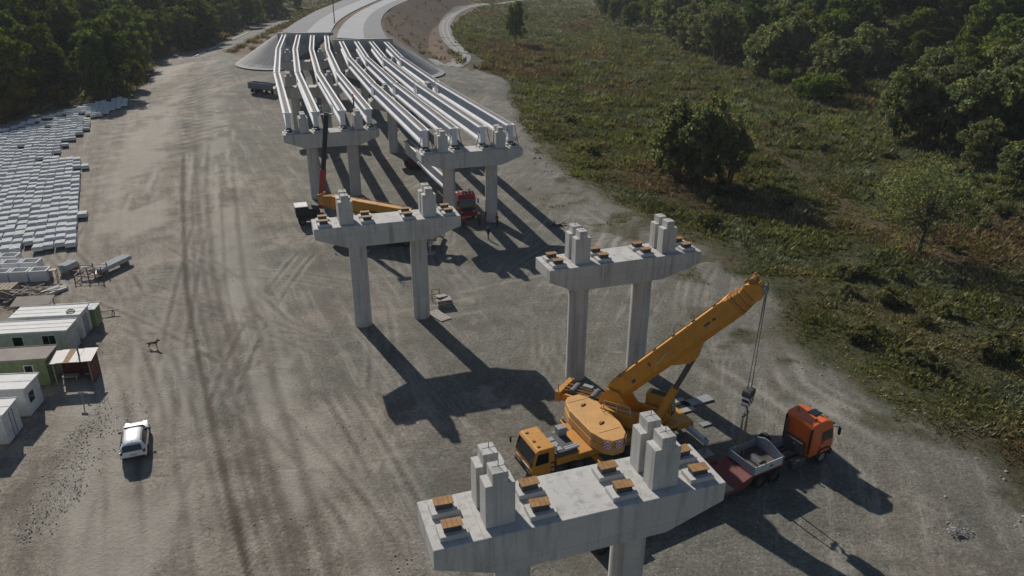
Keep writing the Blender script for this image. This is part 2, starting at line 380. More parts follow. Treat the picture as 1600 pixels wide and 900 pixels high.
for k in range(20):                                   # single lorry passes: pairs of narrow ruts on gentle curves
    if k < 9: x0, y0, a0 = crng.uniform(-45, -12)+10, 30, R(114+crng.uniform(-7, 7)); x0 -= 0
    else: x0, y0, a0 = crng.uniform(-14, 26), crng.uniform(34, 80), R(crng.uniform(60, 170))
    cv = crng.uniform(-.012, .012) if k < 9 else crng.uniform(-.05, .05); pts = []
    for q in range(14 if k < 9 else 8): pts.append((x0, y0)); x0 += 6*math.cos(a0); y0 += 6*math.sin(a0); a0 += cv*6
    sdr = pl_dist(fx_, fy_, pts, True); fade = sstep(.36, .58, fbm(fx_/8+k*3.1, fy_/8, 3, 500+k))
    ed = np.minimum(np.hypot(fx_-pts[0][0], fy_-pts[0][1]), np.hypot(fx_-pts[-1][0], fy_-pts[-1][1]))
    for o_ in (-1.05, 1.05):
        dd = np.abs(np.abs(sdr)*np.sign(sdr)-o_); e2 = sstep(2, 12, ed)*fade
        dth = np.maximum(dth, (.42 if k < 9 else .24)*(1-sstep(.08, .30, dd))*e2); pth = np.maximum(pth, (.5 if k < 9 else .3)*(1-sstep(.12, .34, np.abs(dd-.45)))*e2)
d_[fine_] = np.maximum(d_[fine_], dth); p_[fine_] = np.maximum(p_[fine_], pth)
band = pl_dist(xi, yi, DARK_TR[0], True)
p_ = np.maximum(p_, .8*sstep(-13, -9, band)*(1-sstep(-3.2, -1.2, band))*sstep(.38, .6, fbm(xi/5, yi/11, 4, 91)))
p_ = np.maximum(p_, .7*sstep(2.5, 4, band)*(1-sstep(6, 10, band))*sstep(.42, .62, fbm(xi/5, yi/11, 4, 92)))
dk[near] = np.clip(d_*(0.55+0.8*fbm(xi/4, yi/4, 3, 66)), 0, 1); pa[near] = p_
Z = Z - (0.07*dk+0.03*pa)*(1-grass)*(1-sstep(70, 105, Y))
emb_in = pl_dist(X, Y, EMB + EMB[:1]); emb_in = np.where(in_poly(X, Y, EMB), 0, emb_in)
br = np.maximum(.3*(1-sstep(0.4, 2.2, np.abs(pl_dist(X, Y, PATH)) + (fbm(X/4, Y/4, 3, 8)-0.5)*3)), (1-sstep(20, 30, emb_in))*1.0)
def grid_mesh(name, xs, ys, zs, nx, ny, mats):
    me = bpy.data.meshes.new(name); nv = nx*ny
    co = np.stack([xs, ys, zs], 1).astype(np.float32)
    i = np.arange((nx-1)*(ny-1)); r, c = i//(nx-1), i % (nx-1); a = r*nx+c
    q = np.stack([a, a+1, a+nx+1, a+nx], 1).astype(np.int32)
    me.vertices.add(nv); me.vertices.foreach_set('co', co.ravel())
    me.loops.add(q.size); me.loops.foreach_set('vertex_index', q.ravel())
    me.polygons.add(len(q)); me.polygons.foreach_set('loop_start', np.arange(0, q.size, 4, dtype=np.int32))
    me.polygons.foreach_set('use_smooth', np.ones(len(q), bool))
    me.update(calc_edges=True); me.materials.append(mats); return me
def set_col(me, name, arr, domain='POINT'):
    a = me.color_attributes.new(name, 'FLOAT_COLOR', domain); a.data.foreach_set('color', np.asarray(arr, np.float32).ravel())
gm, t, p = nodes('yard_and_meadow')
va = t.nodes.new('ShaderNodeVertexColor'); va.layer_name = 'mask'; sp = t.nodes.new('ShaderNodeSeparateColor'); t.links.new(va.outputs['Color'], sp.inputs[0])
v = wpos(t)
n_big, n_mid, n_fin, n_pebble = noise(t, 0.045, 4, v), noise(t, 0.35, 8, v, 0.68), noise(t, 3.2, 8, v, 0.75), noise(t, 11, 3, v, 0.8)
dirt = ramp(t, [(0.30, (0.175, 0.150, 0.121)), (0.5, (0.270, 0.236, 0.195)), (0.70, (0.375, 0.333, 0.282))], n_mid)
grn = ramp(t, [(0.3, (0.130, 0.126, 0.105)), (0.7, (0.235, 0.226, 0.193))], n_mid)
sv_ = t.nodes.new('ShaderNodeSeparateXYZ'); t.links.new(v, sv_.inputs[0])
off_ = math_(t, 'ADD', math_(t, 'MULTIPLY', sv_.outputs[0], .91), math_(t, 'MULTIPLY', sv_.outputs[1], .41))
gf = math_(t, 'ADD', math_(t, 'MULTIPLY', n_big, 1.6), math_(t, 'MULTIPLY', math_(t, 'MINIMUM', math_(t, 'MAXIMUM', off_, -10.0), 25.0), .014))
dirt = mix(t, ramp(t, [(0.80, (0, 0, 0)), (1.0, (1, 1, 1))], gf), dirt, grn)
dirt = mix(t, 0.8, dirt, ramp(t, [(0.32, (0.40, 0.40, 0.40)), (0.68, (1.5, 1.48, 1.45))], n_fin), 'MULTIPLY')
dirt = mix(t, 0.5, dirt, ramp(t, [(0.3, (0.5, 0.5, 0.5)), (0.7, (1.45, 1.45, 1.45))], noise(t, 7.5, 3, v, .7)), 'MULTIPLY')
dirt = mix(t, ramp(t, [(0.66, (0, 0, 0)), (0.72, (0.7, 0.7, 0.7))], n_pebble), dirt, (0.42, 0.40, 0.37, 1))
def streak(ang, across, along):
    g_ = t.nodes.new('ShaderNodeNewGeometry'); r_ = t.nodes.new('ShaderNodeVectorRotate'); r_.rotation_type = 'Z_AXIS'; r_.inputs['Angle'].default_value = ang
    t.links.new(g_.outputs['Position'], r_.inputs['Vector']); mp = t.nodes.new('ShaderNodeMapping'); mp.inputs['Scale'].default_value = (across, along, .01); t.links.new(r_.outputs[0], mp.inputs['Vector'])
    return noise(t, 1.0, 6, mp.outputs[0], .72)
sA, sB = streak(R(-24.5), .7, .045), streak(R(18), .7, .07)
zone = ramp(t, [(0.40, (0, 0, 0)), (0.62, (1, 1, 1))], math_(t, 'ADD', math_(t, 'MULTIPLY', off_, .01), math_(t, 'MULTIPLY', noise(t, .03, 2, v), .5)))
sx_ = mix(t, zone, sA, sB)
dirt = mix(t, ramp(t, [(0.50, (0, 0, 0)), (0.62, (0.55, 0.55, 0.55))], sx_), dirt, (0.15, 0.126, 0.10, 1))
dirt = mix(t, ramp(t, [(0.36, (0.5, 0.5, 0.5)), (0.46, (0, 0, 0))], sx_), dirt, (0.37, 0.33, 0.28, 1))
patch = noise(t, .16, 6, v, .7)
dirt = mix(t, ramp(t, [(0.55, (0, 0, 0)), (0.64, (0.6, 0.6, 0.6))], patch), dirt, (0.135, 0.116, 0.092, 1))
dirt = mix(t, ramp(t, [(0.33, (0.55, 0.55, 0.55)), (0.42, (0, 0, 0))], patch), dirt, (0.38, 0.34, 0.285, 1))
dirt = mix(t, math_(t, 'MULTIPLY', sp.outputs[2], 0.75), dirt, (0.42, 0.385, 0.33, 1))
dirt = mix(t, math_(t, 'MULTIPLY', sp.outputs[1], 1.0), dirt, (0.075, 0.056, 0.04, 1))
gr = ramp(t, [(0.3, (0.050, 0.050, 0.024)), (0.5, (0.078, 0.076, 0.036)), (0.72, (0.112, 0.10, 0.054))], n_mid)
gr = mix(t, ramp(t, [(0.52, (0, 0, 0)), (0.66, (0.8, 0.8, 0.8))], noise(t, 0.11, 5, v, 0.65)), gr, (0.115, 0.078, 0.05, 1))
gr = mix(t, 0.7, gr, ramp(t, [(0.3, (0.35, 0.35, 0.35)), (0.7, (1.3, 1.3, 1.3))], noise(t, 1.6, 6, v, 0.75)), 'MULTIPLY')
brn = ramp(t, [(0.3, (0.12, 0.072, 0.045)), (0.7, (0.19, 0.122, 0.08))], n_mid)
gr = mix(t, math_(t, 'MULTIPLY', va.outputs['Alpha'], 0.8), gr, brn)
c = mix(t, sp.outputs[0], dirt, gr)
t.links.new(c, p.inputs['Base Color']); p.inputs['Roughness'].default_value = 0.95; p.inputs['Specular IOR Level'].default_value = 0.2
hb = math_(t, 'ADD', math_(t, 'MULTIPLY', n_fin, 1.0), math_(t, 'MULTIPLY', n_pebble, 0.35))
bump(t, p, hb, 0.9, 0.16)
me = grid_mesh('ground', X, Y, Z, len(gx), len(gy), gm)
set_col(me, 'mask', np.stack([grass, dk, pa, br], 1))
ground = obj('ground', me); tag(ground, 'dusty gravel yard with tyre ruts running into dark overgrown meadow', 'ground', kind='structure')
ZG = Z.reshape(len(gy), len(gx))
def gz(x, y):
    i = int(np.clip(np.searchsorted(gx, x)-1, 0, len(gx)-2)); j = int(np.clip(np.searchsorted(gy, y)-1, 0, len(gy)-2))
    a = (x-gx[i])/(gx[i+1]-gx[i]); b = (y-gy[j])/(gy[j+1]-gy[j])
    return float((ZG[j, i]*(1-a)+ZG[j, i+1]*a)*(1-b)+(ZG[j+1, i]*(1-a)+ZG[j+1, i+1]*a)*b)

def strip(name, left, right, z, mat, label, cat, n=40, drape=False, cross=1):
    def rs(pts, n):
        pts = np.array(pts); s = np.r_[0, np.cumsum(np.linalg.norm(np.diff(pts, axis=0), axis=1))]; u = np.linspace(0, s[-1], n)
        k = np.stack([np.interp(u, s, pts[:, 0]), np.interp(u, s, pts[:, 1])], 1)
        for _ in range(6): k[1:-1] = 0.25*k[:-2]+0.5*k[1:-1]+0.25*k[2:]
        return k
    a, b = rs(left, n), rs(right, n); nc = cross+1
    P = np.stack([a+(b-a)*j/cross for j in range(nc)], 1).reshape(-1, 2)
    zz = ground_z(P[:, 0], P[:, 1])+z if drape else np.full(len(P), z)
    o = obj(name, grid_mesh(name, P[:, 0], P[:, 1], zz, nc, n, mat)); return tag(o, label, cat, kind='structure')
def lerp_line(a, b, f):
    n = 24
    def rs(pts):
        pts = np.array(pts); s = np.r_[0, np.cumsum(np.linalg.norm(np.diff(pts, axis=0), axis=1))]; u = np.linspace(0, s[-1], n)
        return np.stack([np.interp(u, s, pts[:, 0]), np.interp(u, s, pts[:, 1])], 1)
    A, B = rs(a), rs(b); return [tuple(k) for k in A+(B-A)*f]
strip('highway', lerp_line(L_left, L_right, 0.0), lerp_line(L_left, L_right, 0.5), ROAD_Z, asphalt, 'darker half of the unfinished forest-side carriageway beyond the bridge', 'road')
strip('highway', lerp_line(L_left, L_right, 0.502), lerp_line(L_left, L_right, 1.0), ROAD_Z+0.004, asphalt_pale, 'pale half of the unfinished forest-side carriageway beyond the bridge', 'road')
strip('highway', lerp_line(R_left, R_right, 0.0), lerp_line(R_left, R_right, 0.55), ROAD_Z+0.004, asphalt_pale, 'pale half of the unfinished meadow-side carriageway beyond the bridge', 'road')
strip('highway', lerp_line(R_left, R_right, 0.552), lerp_line(R_left, R_right, 1.0), ROAD_Z, asphalt, 'darker half of the unfinished meadow-side carriageway beyond the bridge', 'road')
def offs(pts, d):
    pts = np.array(pts); tn = np.gradient(pts, axis=0); tn /= np.linalg.norm(tn, axis=1)[:, None]; return [tuple(k) for k in pts+np.stack([-tn[:, 1], tn[:, 0]], 1)*d]
def dens(pts, n=60):
    pts = np.array(pts); s = np.r_[0, np.cumsum(np.linalg.norm(np.diff(pts, axis=0), axis=1))]; u = np.linspace(0, s[-1], n)
    k = np.stack([np.interp(u, s, pts[:, 0]), np.interp(u, s, pts[:, 1])], 1)
    for _ in range(4): k[1:-1] = 0.25*k[:-2]+0.5*k[1:-1]+0.25*k[2:]
    return k
sr = dens(SROAD)
strip('service_road', offs(sr, 2.9), offs(sr, -2.9), 0.10, mat_rough('grey_road_gravel', (0.17, 0.16, 0.15), (0.25, 0.24, 0.22), 0.3, 0.95, 0.5), 'winding grey gravel service road beside the embankment', 'road', 90, True, 6)
for k_, o_ in enumerate((1.0, -1.0)):
    strip('wheel_track', offs(sr, o_+0.4), offs(sr, o_-0.4), 0.125, gravel_pale, 'pale wheel track worn along the winding gravel service road', 'track', 90, True, 2)

# ------------------------------------------------------------------ bridge piers
PIER_LEN, CAP_W, CAP_D, CAP_END = 13.68, 3.18, 2.08, 1.02
GU = (-5.85, -1.93, 1.93, 5.8)
shear_me = MB().prism([(-.65, 0), (.65, 0), (.65, 2.15), (.34, 2.15), (.34, 2.74), (-.34, 2.74), (-.34, 2.15), (-.65, 2.15)], -.43, .43, 'y').mesh('shear_block', concrete)
pin_me = MB().tube((0, 0, 2.74), (0, 0, 3.02), .018, n=5).tube((-.3, 0, 2.742), (.3, 0, 2.742), .012, n=4).mesh('rebar_pin', rebar)
plinth_me = MB().box((0, 0, .12), (1.22, .86, .24)).mesh('plinth', concrete_top)
pad_me = MB().box((0, 0, .14), (.74, .46, .28)).mesh('bearing_box', dark_steel)
def pad_lid():
    b = MB()
    for i in range(4): b.box((-.33+.22*i, 0, .30), (.205, .54, .035))
    return b.mesh('lid', rust)
lid_me = pad_lid()
def pier(x, y, yaw, zt, label, off=0.0, pads=True, full=True):
    p = thing('bridge_pier', (x, y, 0), R(yaw), label, 'pier', 'bridge piers')
    for s in (-1, 1):
        cb = MB().tube((2.93*s+off, 0, -0.6), (2.93*s+off, 0, zt-CAP_D+0.3), .83, n=40)
        o = cb.build('column', concrete, p); sharp(o.data)
    h = PIER_LEN/2
    cap = MB().prism([(-h, zt-CAP_END), (-3.95+off, zt-CAP_D), (3.95+off, zt-CAP_D), (h, zt-CAP_END), (h, zt), (-h, zt)], -CAP_W/2, CAP_W/2, 'y')
    cap.build('cap_beam', concrete, p, bevel=.04)
    for u in (-3.82, 3.96):
        for v in (-.62, .72):
            o = obj('shear_block', shear_me, p, (u, v, zt)); 
            b = o.modifiers.new('bevel', 'BEVEL'); b.width = .02; b.segments = 1
            if full: obj('rebar_pin', pin_me, o, (0.05, 0.05, 0))
    for u in GU:
        for v in (-.78, .68):
            o = obj('plinth', plinth_me, p, (u, v, zt))
            jx, jr = rnd.uniform(-.04, .04), rnd.uniform(-.06, .06)
            q = obj('bearing_box', pad_me, p, (u+jx, v+.02, zt+.24), jr)
            if full: obj('lid', lid_me, q, (rnd.uniform(-.03, .03), rnd.uniform(-.03, .03), 0), rnd.uniform(-.05, .05))
    return p
PIERS = dict(F=(2.85, 27.19, 19.0, 11.567), R2=(8.896, 58.19, 19.3, 10.99), L2=(-11.91, 67.93, 18.3, 10.81), L3=(-26.68, 110.3, 19.5, 10.02), R3=(-5.67, 98.23, 18.6, 10.24))
pier(*PIERS['F'], 'large bare concrete pier between the orange lorry cab and the white car', pads=True)
pier(*PIERS['R2'], 'bare concrete pier behind the yellow crane, its column near the crane tail', off=-.65)
pier(*PIERS['L2'], 'bare concrete pier hiding the parked yellow crane with its boom lowered')
pier(*PIERS['L3'], 'concrete pier with girder ends beside the dark red boom lift', full=False)
pier(*PIERS['R3'], 'concrete pier with girder ends standing over the dark red lorry', full=False)
Z3 = 9.75
LBp, LAp, LAB = (-40.3, 152.3, 17), (-51.2, 191.5, 15), (-59.6, 226.8, 12.5)
RBp, RAp, RAB = (-19.3, 139.2, 17.5), (-31.0, 176.0, 15.5), (-39.9, 210.0, 13.5)
pier(*LBp, Z3, 'second concrete pier under the forest-side girders counting from the road abutment', full=False)
pier(*LAp, Z3, 'concrete pier under the forest-side girders next to the road abutment', full=False)
pier(*RBp, Z3, 'second concrete pier under the meadow-side girders counting from the road abutment', full=False)
pier(*RAp, Z3, 'concrete pier under the meadow-side girders next to the road abutment', full=False)

# ------------------------------------------------------------------ girders
GL, GH = 40.0, 2.15
def girder_meshes():
    sec = [(-.38, 0), (.38, 0), (.38, .30), (.13, .58), (.11, 1.82), (.30, 1.98), (.62, 2.03), (.62, GH), (-.62, GH), (-.62, 2.03), (-.30, 1.98), (-.11, 1.82), (-.13, .58), (-.38, .30)]
    beam = MB().prism(sec, 0, GL, 'x').mesh('beam', girder_mat)
    eb = MB().prism([(-.34, .31), (.34, .31), (.34, 1.95), (-.34, 1.95)], 0.02, 1.3, 'x').mesh('end_block', girder_mat)
    st = MB()
    n = 90
    for i in range(n):
        x = .3+(GL-.6)*i/(n-1)
        for s in (-.17, .17): st.box((x, s, GH+.10), (.03, .03, .2))
        st.box((x, 0, GH+.20), (.03, .37, .03))
    for s in (-.17, .17): st.box((GL/2, s, GH+.225), (GL-.6, .025, .025))
    rough = MB().box((GL/2, 0, GH+.006), (GL-.3, .66, .012)).mesh('rough_strip', flange_mat)
    return beam, eb, st.mesh('stirrups', rebar), rough
beam_me, eb_me, st_me, rough_me = girder_meshes()
rail_me = None
def girder(p0, p1, label, group, extra=None):
    p0, p1 = Vector(p0), Vector(p1); d = p1-p0; L = d.length
    g = thing('bridge_girder', p0, 0, label, 'girder', group)
    g.rotation_euler = (0, -math.asin(d.z/L), math.atan2(d.y, d.x)); s = L/GL
    for nm, me in (('beam', beam_me), ('stirrups', st_me), ('rough_strip', rough_me)):
        o = obj(nm, me, g); o.scale = (s, 1, 1)
        if nm == 'stirrups': o['kind'] = 'stuff'
    obj('end_block', eb_me, g, (0.01, 0, 0)); obj('end_block', eb_me, g, (L-1.35, 0, 0))
    return g
def row(c, z, v, cross):
    x, y, yaw = c; a = R(yaw); out = []
    for u in GU: out.append((x+u*math.cos(a)-v*math.sin(a), y+u*math.sin(a)+v*math.cos(a), z-cross*u))
    return out
NAMES = ['first', 'second', 'third', 'fourth']
def chain(pts, side):
    for k in range(3):
        a = row(pts[k][:3], pts[k][3], .32, pts[k][4]); b = row(pts[k+1][:3], pts[k+1][3], -.32 if k < 2 else -0.9, pts[k+1][4])
        where = ['over the parked machines', 'middle span', 'reaching the road abutment'][k]
        for i in range(4):
            girder(a[i], b[i], '%s white girder counted from the cabin side, %s bridge, %s' % (NAMES[i], side, where), 'white bridge girders laid in rows')
zb = .26+.30
chain([(*PIERS['L3'][:3], 10.02+zb, .01), (*LBp, Z3+zb, .03), (*LAp, Z3+zb+.05, .04), (*LAB, Z3+zb+.1, .04)], 'forest-side')
chain([(*PIERS['R3'][:3], 10.24+zb, .0), (*RBp, Z3+zb, .015), (*RAp, Z3+zb, .03), (*RAB, Z3+zb+.1, .03)], 'meadow-side')
# temporary braces holding the girder ends
def brace(p0, p1, label, g='temporary steel props holding girder ends'):
    tag(MB().tube(p0, p1, .045, n=6).build('steel_prop', rebar), label, 'prop', g)
a = row(PIERS['R3'][:3], 10.24, .1, 0)
for i in range(4):
    x, y, z = a[i]
    for s in (-1, 1): brace((x+s*1.0, y-.5*s*0, z+.02), (x+s*.42, y+.6, z+zb+1.95), 'thin steel prop bracing a girder end on the pier above the red lorry')
# abutments
def abutment(c, label):
    x, y, yaw = c; t = thing('road_abutment', (x, y, 0), R(yaw), label, 'abutment')
    MB().box((0, -.9, 5.0), (15.2, 2.2, 9.8)).build('seat_wall', concrete, t, bevel=.03)
    MB().box((0, .75, 6.55), (15.6, .9, 13.1)).build('back_wall', concrete, t, bevel=.03)
    for u in GU: MB().box((u, -1.2, 10.05), (1.1, .8, .3)).build('plinth', concrete_top, t)
    return t
abutment(LAB, 'concrete abutment where the forest-side carriageway meets its girders')
abutment(RAB, 'concrete abutment where the meadow-side carriageway meets its girders')
# slope paving beside the abutments: separate slabs fanned down the embankment
def revetment(corner, a0, a1, n, r1, label, drop=0.0):
    t = thing('slope_paving', (corner[0], corner[1], gz(*corner)), 0, label, 'slope paving')
    oz = t.location.z
    for i in range(n):
        b0, b1 = a0+(a1-a0)*i/n, a0+(a1-a0)*(i+.94)/n; v = []; f = []
        K = 10
        for k in range(K):
            r = 1.2+(r1-1.2)*k/(K-1)
            for b in (b0, b1):
                xx, yy = corner[0]+r*math.cos(R(b)), corner[1]+r*math.sin(R(b))
                v.append((xx-corner[0], yy-corner[1], max(gz(xx, yy), 0.0)+.22-oz))
        for k in range(K-1): f.append((2*k, 2*k+1, 2*k+3, 2*k+2))
        mb = MB().add(v, f); o = mb.build('slab', revet, t); md = o.modifiers.new('thick', 'SOLIDIFY'); md.thickness = .25; md.offset = 0
    return t
c0 = L_left[0]; revetment((c0[0]+.5, c0[1]+2.0), 168, 292, 18, 15.2, 'pale paved slope fanning down beside the forest-side carriageway abutment')
c1 = R_right[0]; revetment((c1[0]-.5, c1[1]+3.0), -92, 25, 18, 15.2, 'shaded paved slope fanning down beside the meadow-side carriageway abutment')

# ------------------------------------------------------------------ vehicles
def wheel_mesh(r, wdt, hub=None):
    b = MB(); n = 22; prof = [(-wdt/2, r*.60), (-wdt/2, r*.93), (-wdt*.38, r), (wdt*.38, r), (wdt/2, r*.93), (wdt/2, r*.60)]
    vs = []; fs = []
    for i in range(n):
        t = 2*math.pi*i/n
        for (y, q) in prof: vs.append((q*math.cos(t), y, q*math.sin(t)))
    m = len(prof)
    for i in range(n):
        j = (i+1) % n
        for k in range(m-1): fs.append((i*m+k, j*m+k, j*m+k+1, i*m+k+1))
    return b.add(vs, fs).mesh('tyre', rubber)
def rim_mesh(r, wdt, mat):
    b = MB().tube((0, -wdt*.36, 0), (0, wdt*.36, 0), r*.62, n=18)
    b.tube((0, -wdt*.46, 0), (0, wdt*.46, 0), r*.22, n=10)
    for i in range(8):
        t = 2*math.pi*i/8
        for s in (-1, 1): b.tube((r*.4*math.cos(t), s*wdt*.36, r*.4*math.sin(t)), (r*.4*math.cos(t), s*wdt*.42, r*.4*math.sin(t)), r*.06, n=6)
    return b.mesh('rim', mat)
WH = {}
def wheel(parent, x, y, r=.52, wdt=.32, mat=None):
    k = (r, wdt, mat.name if mat else '')
    if k not in WH: WH[k] = (wheel_mesh(r, wdt), rim_mesh(r, wdt, mat or grey_p)); sharp(WH[k][0])
    o = obj('wheel', WH[k][0], parent, (x, y, r)); obj('rim', WH[k][1], o); return o

def crane(loc, heading, label, turret_at, boom_az, boom_el, boom_len, cab_side=1, sec=(1.15, 1.55), ballast=True, hook_xy=None):
    """mobile crane, x forward from the front bumper; boom azimuth is in world degrees"""
    t = thing('mobile_crane', (loc[0], loc[1], 0), R(heading), label, 'crane')
    W = 2.75
    MB().box((-7.2, 0, 1.05), (12.6, 1.5, .7)).build('chassis', dark_steel, t, bevel=.03)
    deck = MB().box((-8.3, 0, 1.62), (9.6, W, .22)).box((-8.3, W/2-.09, 1.36), (9.6, .16, .32)).box((-8.3, -W/2+.09, 1.36), (9.6, .16, .32)).box((-2.75, 0, 1.55), (1.7, W, .55))
    deck.build('deck', crane_y, t, bevel=.03)
    for i, x in enumerate((-2.1, -3.75, -8.1, -9.75, -11.4)):
        for s in (-1, 1): wheel(t, x, s*(W/2-.28), .66, .5, crane_y if i < 0 else dark_steel)
    for x in (-2.1, -3.75, -8.1, -9.75, -11.4):
        MB().prism([(x-.8, 1.28), (x+.8, 1.28), (x+.72, 1.50), (x-.72, 1.50)], -W/2+.01, -W/2+.6, 'y').prism([(x-.8, 1.28), (x+.8, 1.28), (x+.72, 1.50), (x-.72, 1.50)], W/2-.6, W/2-.01, 'y').build('mudguard', black_p, t)
    # driver cab
    cab = MB().prism([(-1.75, .75), (-.12, .75), (0, 1.05), (-.02, 1.75), (-.30, 2.72), (-.46, 2.9), (-1.75, 2.9)], -W/2, W/2, 'y')
    c = cab.build('driver_cab', crane_y, t, bevel=.07)
    def facing(p, q, y0, y1, mat, name, off=.02, par=c):
        p, q = Vector((p[0], 0, p[1])), Vector((q[0], 0, q[1])); d = (q-p).normalized(); n = Vector((d.z, 0, -d.x))*off
        v = [(p+n)+Vector((0, y0, 0)), (q+n)+Vector((0, y0, 0)), (q+n)+Vector((0, y1, 0)), (p+n)+Vector((0, y1, 0))]
        o = MB().add(v, [(0, 1, 2, 3)]).build(name, mat, par); md = o.modifiers.new('thick', 'SOLIDIFY'); md.thickness = .03; md.offset = 0; return o
    ws = facing((-.03, 1.72), (-.32, 2.70), -W/2+.12, W/2-.12, glass, 'windscreen', .03)
    for s in (-1, 1):
        o = MB().prism([(-1.25, 1.75), (-.22, 1.75), (-.42, 2.6), (-1.25, 2.6)], s*(W/2+.012)-.012, s*(W/2+.012)+.012, 'y').build('side_window', glass, c)
        MB().box((-.10, s*.95, 1.25), (.08, .42, .2)).build('headlight', lamp_clear, c)
        MB().tube((-.15, s*(W/2), 2.5), (.22, s*(W/2+.22), 2.45), .025, n=6).box((.22, s*(W/2+.25), 2.2), (.08, .2, .45)).build('mirror', black_p, c)
        for k in range(3): MB().box((-1.55, s*(W/2+.02), .95+.36*k), (.28, .02, .16), ry=.5).build('stripe', stripe_rw, c)
    MB().box((.03, 0, .95), (.1, W-.3, .3)).build('bumper', black_p, c, bevel=.02)
    MB().tube((.06, -1.0, 1.45), (.06, 1.0, 1.45), .03, n=6).build('grab_rail', pale_metal, c)
    for y in (-.9, .2, .9): MB().box((-.7, y, 2.93), (.22, .12, .07)).build('roof_lamp', rust, c)
    # engine deck behind the cab
    e = MB().box((-2.75, .1, 2.02), (1.75, 2.3, .36)).build('engine_deck', dark_steel, t, bevel=.03)
    MB().box((-3.35, -.75, 2.42), (.7, .6, .75)).build('engine_box', grey_p, e, bevel=.05)
    MB().tube((-2.05, .95, 2.2), (-2.05, .95, 2.62), .07, n=8).tube((-2.6, 1.25, 2.3), (-3.7, 1.25, 2.35), .09, n=8).tube((-2.6, 1.02, 2.3), (-3.7, 1.02, 2.35), .07, n=8).build('exhaust', pale_metal, e)
    for y in (-.4, .2, .8):
        MB().box((-2.3, y, 2.215), (.5, .42, .04)).build('deck_plate', grey_p, e)
    hz = Matrix.Rotation(R(boom_az-heading), 4, 'Z')
    if ballast:
        cw = thing('x', (0, 0)); bpy.data.objects.remove(cw)
        poly = [(-1.28, -1.9), (-1.0, -2.75), (-.5, -3.25), (.55, -3.2), (.98, -2.75), (1.3, -1.5), (1.3, 1.6), (.95, 2.7), (.45, 3.2), (-.45, 3.2), (-.98, 2.6), (-1.28, 1.4)]
        M = Matrix.Translation((-6.05, -.55, 0))
        o = MB().prism(poly, 1.80, 2.42, 'z', M).build('counterweight', crane_y2, t, bevel=.05)
        o2 = MB().prism([(a*.985, b*.985) for a, b in poly], 2.44, 2.98, 'z', M).build('counterweight', crane_y2, t, bevel=.05)
        for y in (-1.7, .9):
            MB().tube((-6.05, -.55+y, 2.97), (-6.05, -.55+y, 2.992), .19, n=14).build('lifting_recess', black_p, o2)
            MB().box((-6.05, -.55+y, 3.02), (.5, .09, .07), rz=.4).build('lifting_lug', rust, o2)
        for y in (-2.4, 1.9): MB().box((-6.05, -.55+y, 2.985), (1.7, .03, .012)).build('seam', dark_steel, o2)
        for (x, y, rz) in ((1.2, .8, -.28), (.62, -3.02, 0)):
            pass
        # chevron boards on the near end
        for (x, y, rz) in ((.76, 2.98, R(45)), (-.75, 2.93, R(135)), (0, 3.235, R(90))):
            q = MB().box((0, 0, 0), (.02, .55, .62)).build('chevron_board', stripe_ch, o2); q.location = (-6.05+x*1.0, -.55+y, 2.62); q.rotation_euler = (0, 0, rz)
    # outriggers
    for (x, s) in ((-4.95, 1), (-4.95, -1), (-13.2, 1), (-13.2, -1)):
        ob = MB().box((x, s*2.35, 1.15), (.38, 2.2, .34)).build('outrigger_beam', pale_metal if x < -10 else crane_y, t, bevel=.02)
        MB().tube((x, s*3.3, .12), (x, s*3.3, 1.55), .11, n=10).build('jack_leg', chrome, ob)
        MB().box((x, s*3.3, .07), (1.25, 1.0, .14)).build('jack_pad', wood2, ob)
    # rear platform with grey plates
    MB().box((-13.3, 0, 1.3), (.7, 2.6, .5)).build('rear_frame', crane_y, t, bevel=.03)
    # superstructure
    T = Matrix.Translation((turret_at, 0, 0)) @ hz
    MB().tube((turret_at, 0, 1.74), (turret_at, 0, 2.0), 1.15, n=28).build('slew_ring', dark_steel, t)
    body = MB()
    for s in (-1, 1):
        body.prism([(-2.9, 2.0), (1.6, 2.0), (2.0, 2.5), (1.5, 2.95), (-.6, 3.0), (-1.6, 4.25), (-2.5, 4.3), (-3.1, 3.1)], s*.72-.12, s*.72+.12, 'y', T)
    body.box((-.5, 0, 2.12), (4.2, 1.4, .24), T).box((-1.4, -1.15, 2.55), (2.6, .75, 1.0), T)
    u = body.build('turret', crane_y, t, bevel=.03)
    fr = MB()
    for s in (-.75, .75): fr.bar((-2.9, s, 2.5), (-6.3, s*1.25, 2.55), .22, .6, T)
    fr.box((-6.35, 0, 2.62), (.42, 2.5, .85), T).box((-4.6, 0, 2.35), (.3, 1.7, .4), T)
    fr.build('tail_frame', crane_y, t, bevel=.02)
    for x in (-3.7, -5.4): MB().tube((x, -.62, 2.85), (x, .62, 2.85), .36, n=16, M=T).build('winch_drum', dark_steel, t)
    MB().box((-4.6, .55, 2.95), (.8, .4, .5), T).build('hydraulic_unit', grey_p, t, bevel=.02)
    pp = MB()
    for k in range(5): pp.tube((-3.0, -.5+.22*k, 3.1), (-6.2, -.55+.25*k, 2.98+.1*(k % 2)), .04, n=5, M=T)
    pp.tube((-6.35, -1.1, 3.0), (-6.35, -1.1, 3.7), .04, n=5, M=T).tube((-6.35, 1.1, 3.0), (-6.35, 1.1, 3.6), .04, n=5, M=T)
    pp.build('hose', rust, t)
    # operator cab
    cs = cab_side
    oc = MB().prism([(-.15, 1.85), (1.55, 1.85), (1.95, 2.4), (1.75, 3.55), (1.35, 3.75), (-.15, 3.75)], cs*1.08 if cs > 0 else -2.0, 2.0 if cs > 0 else -1.08, 'y', T).build('operator_cab', crane_y, t, bevel=.05)
    ys = sorted((cs*1.12, cs*1.96))
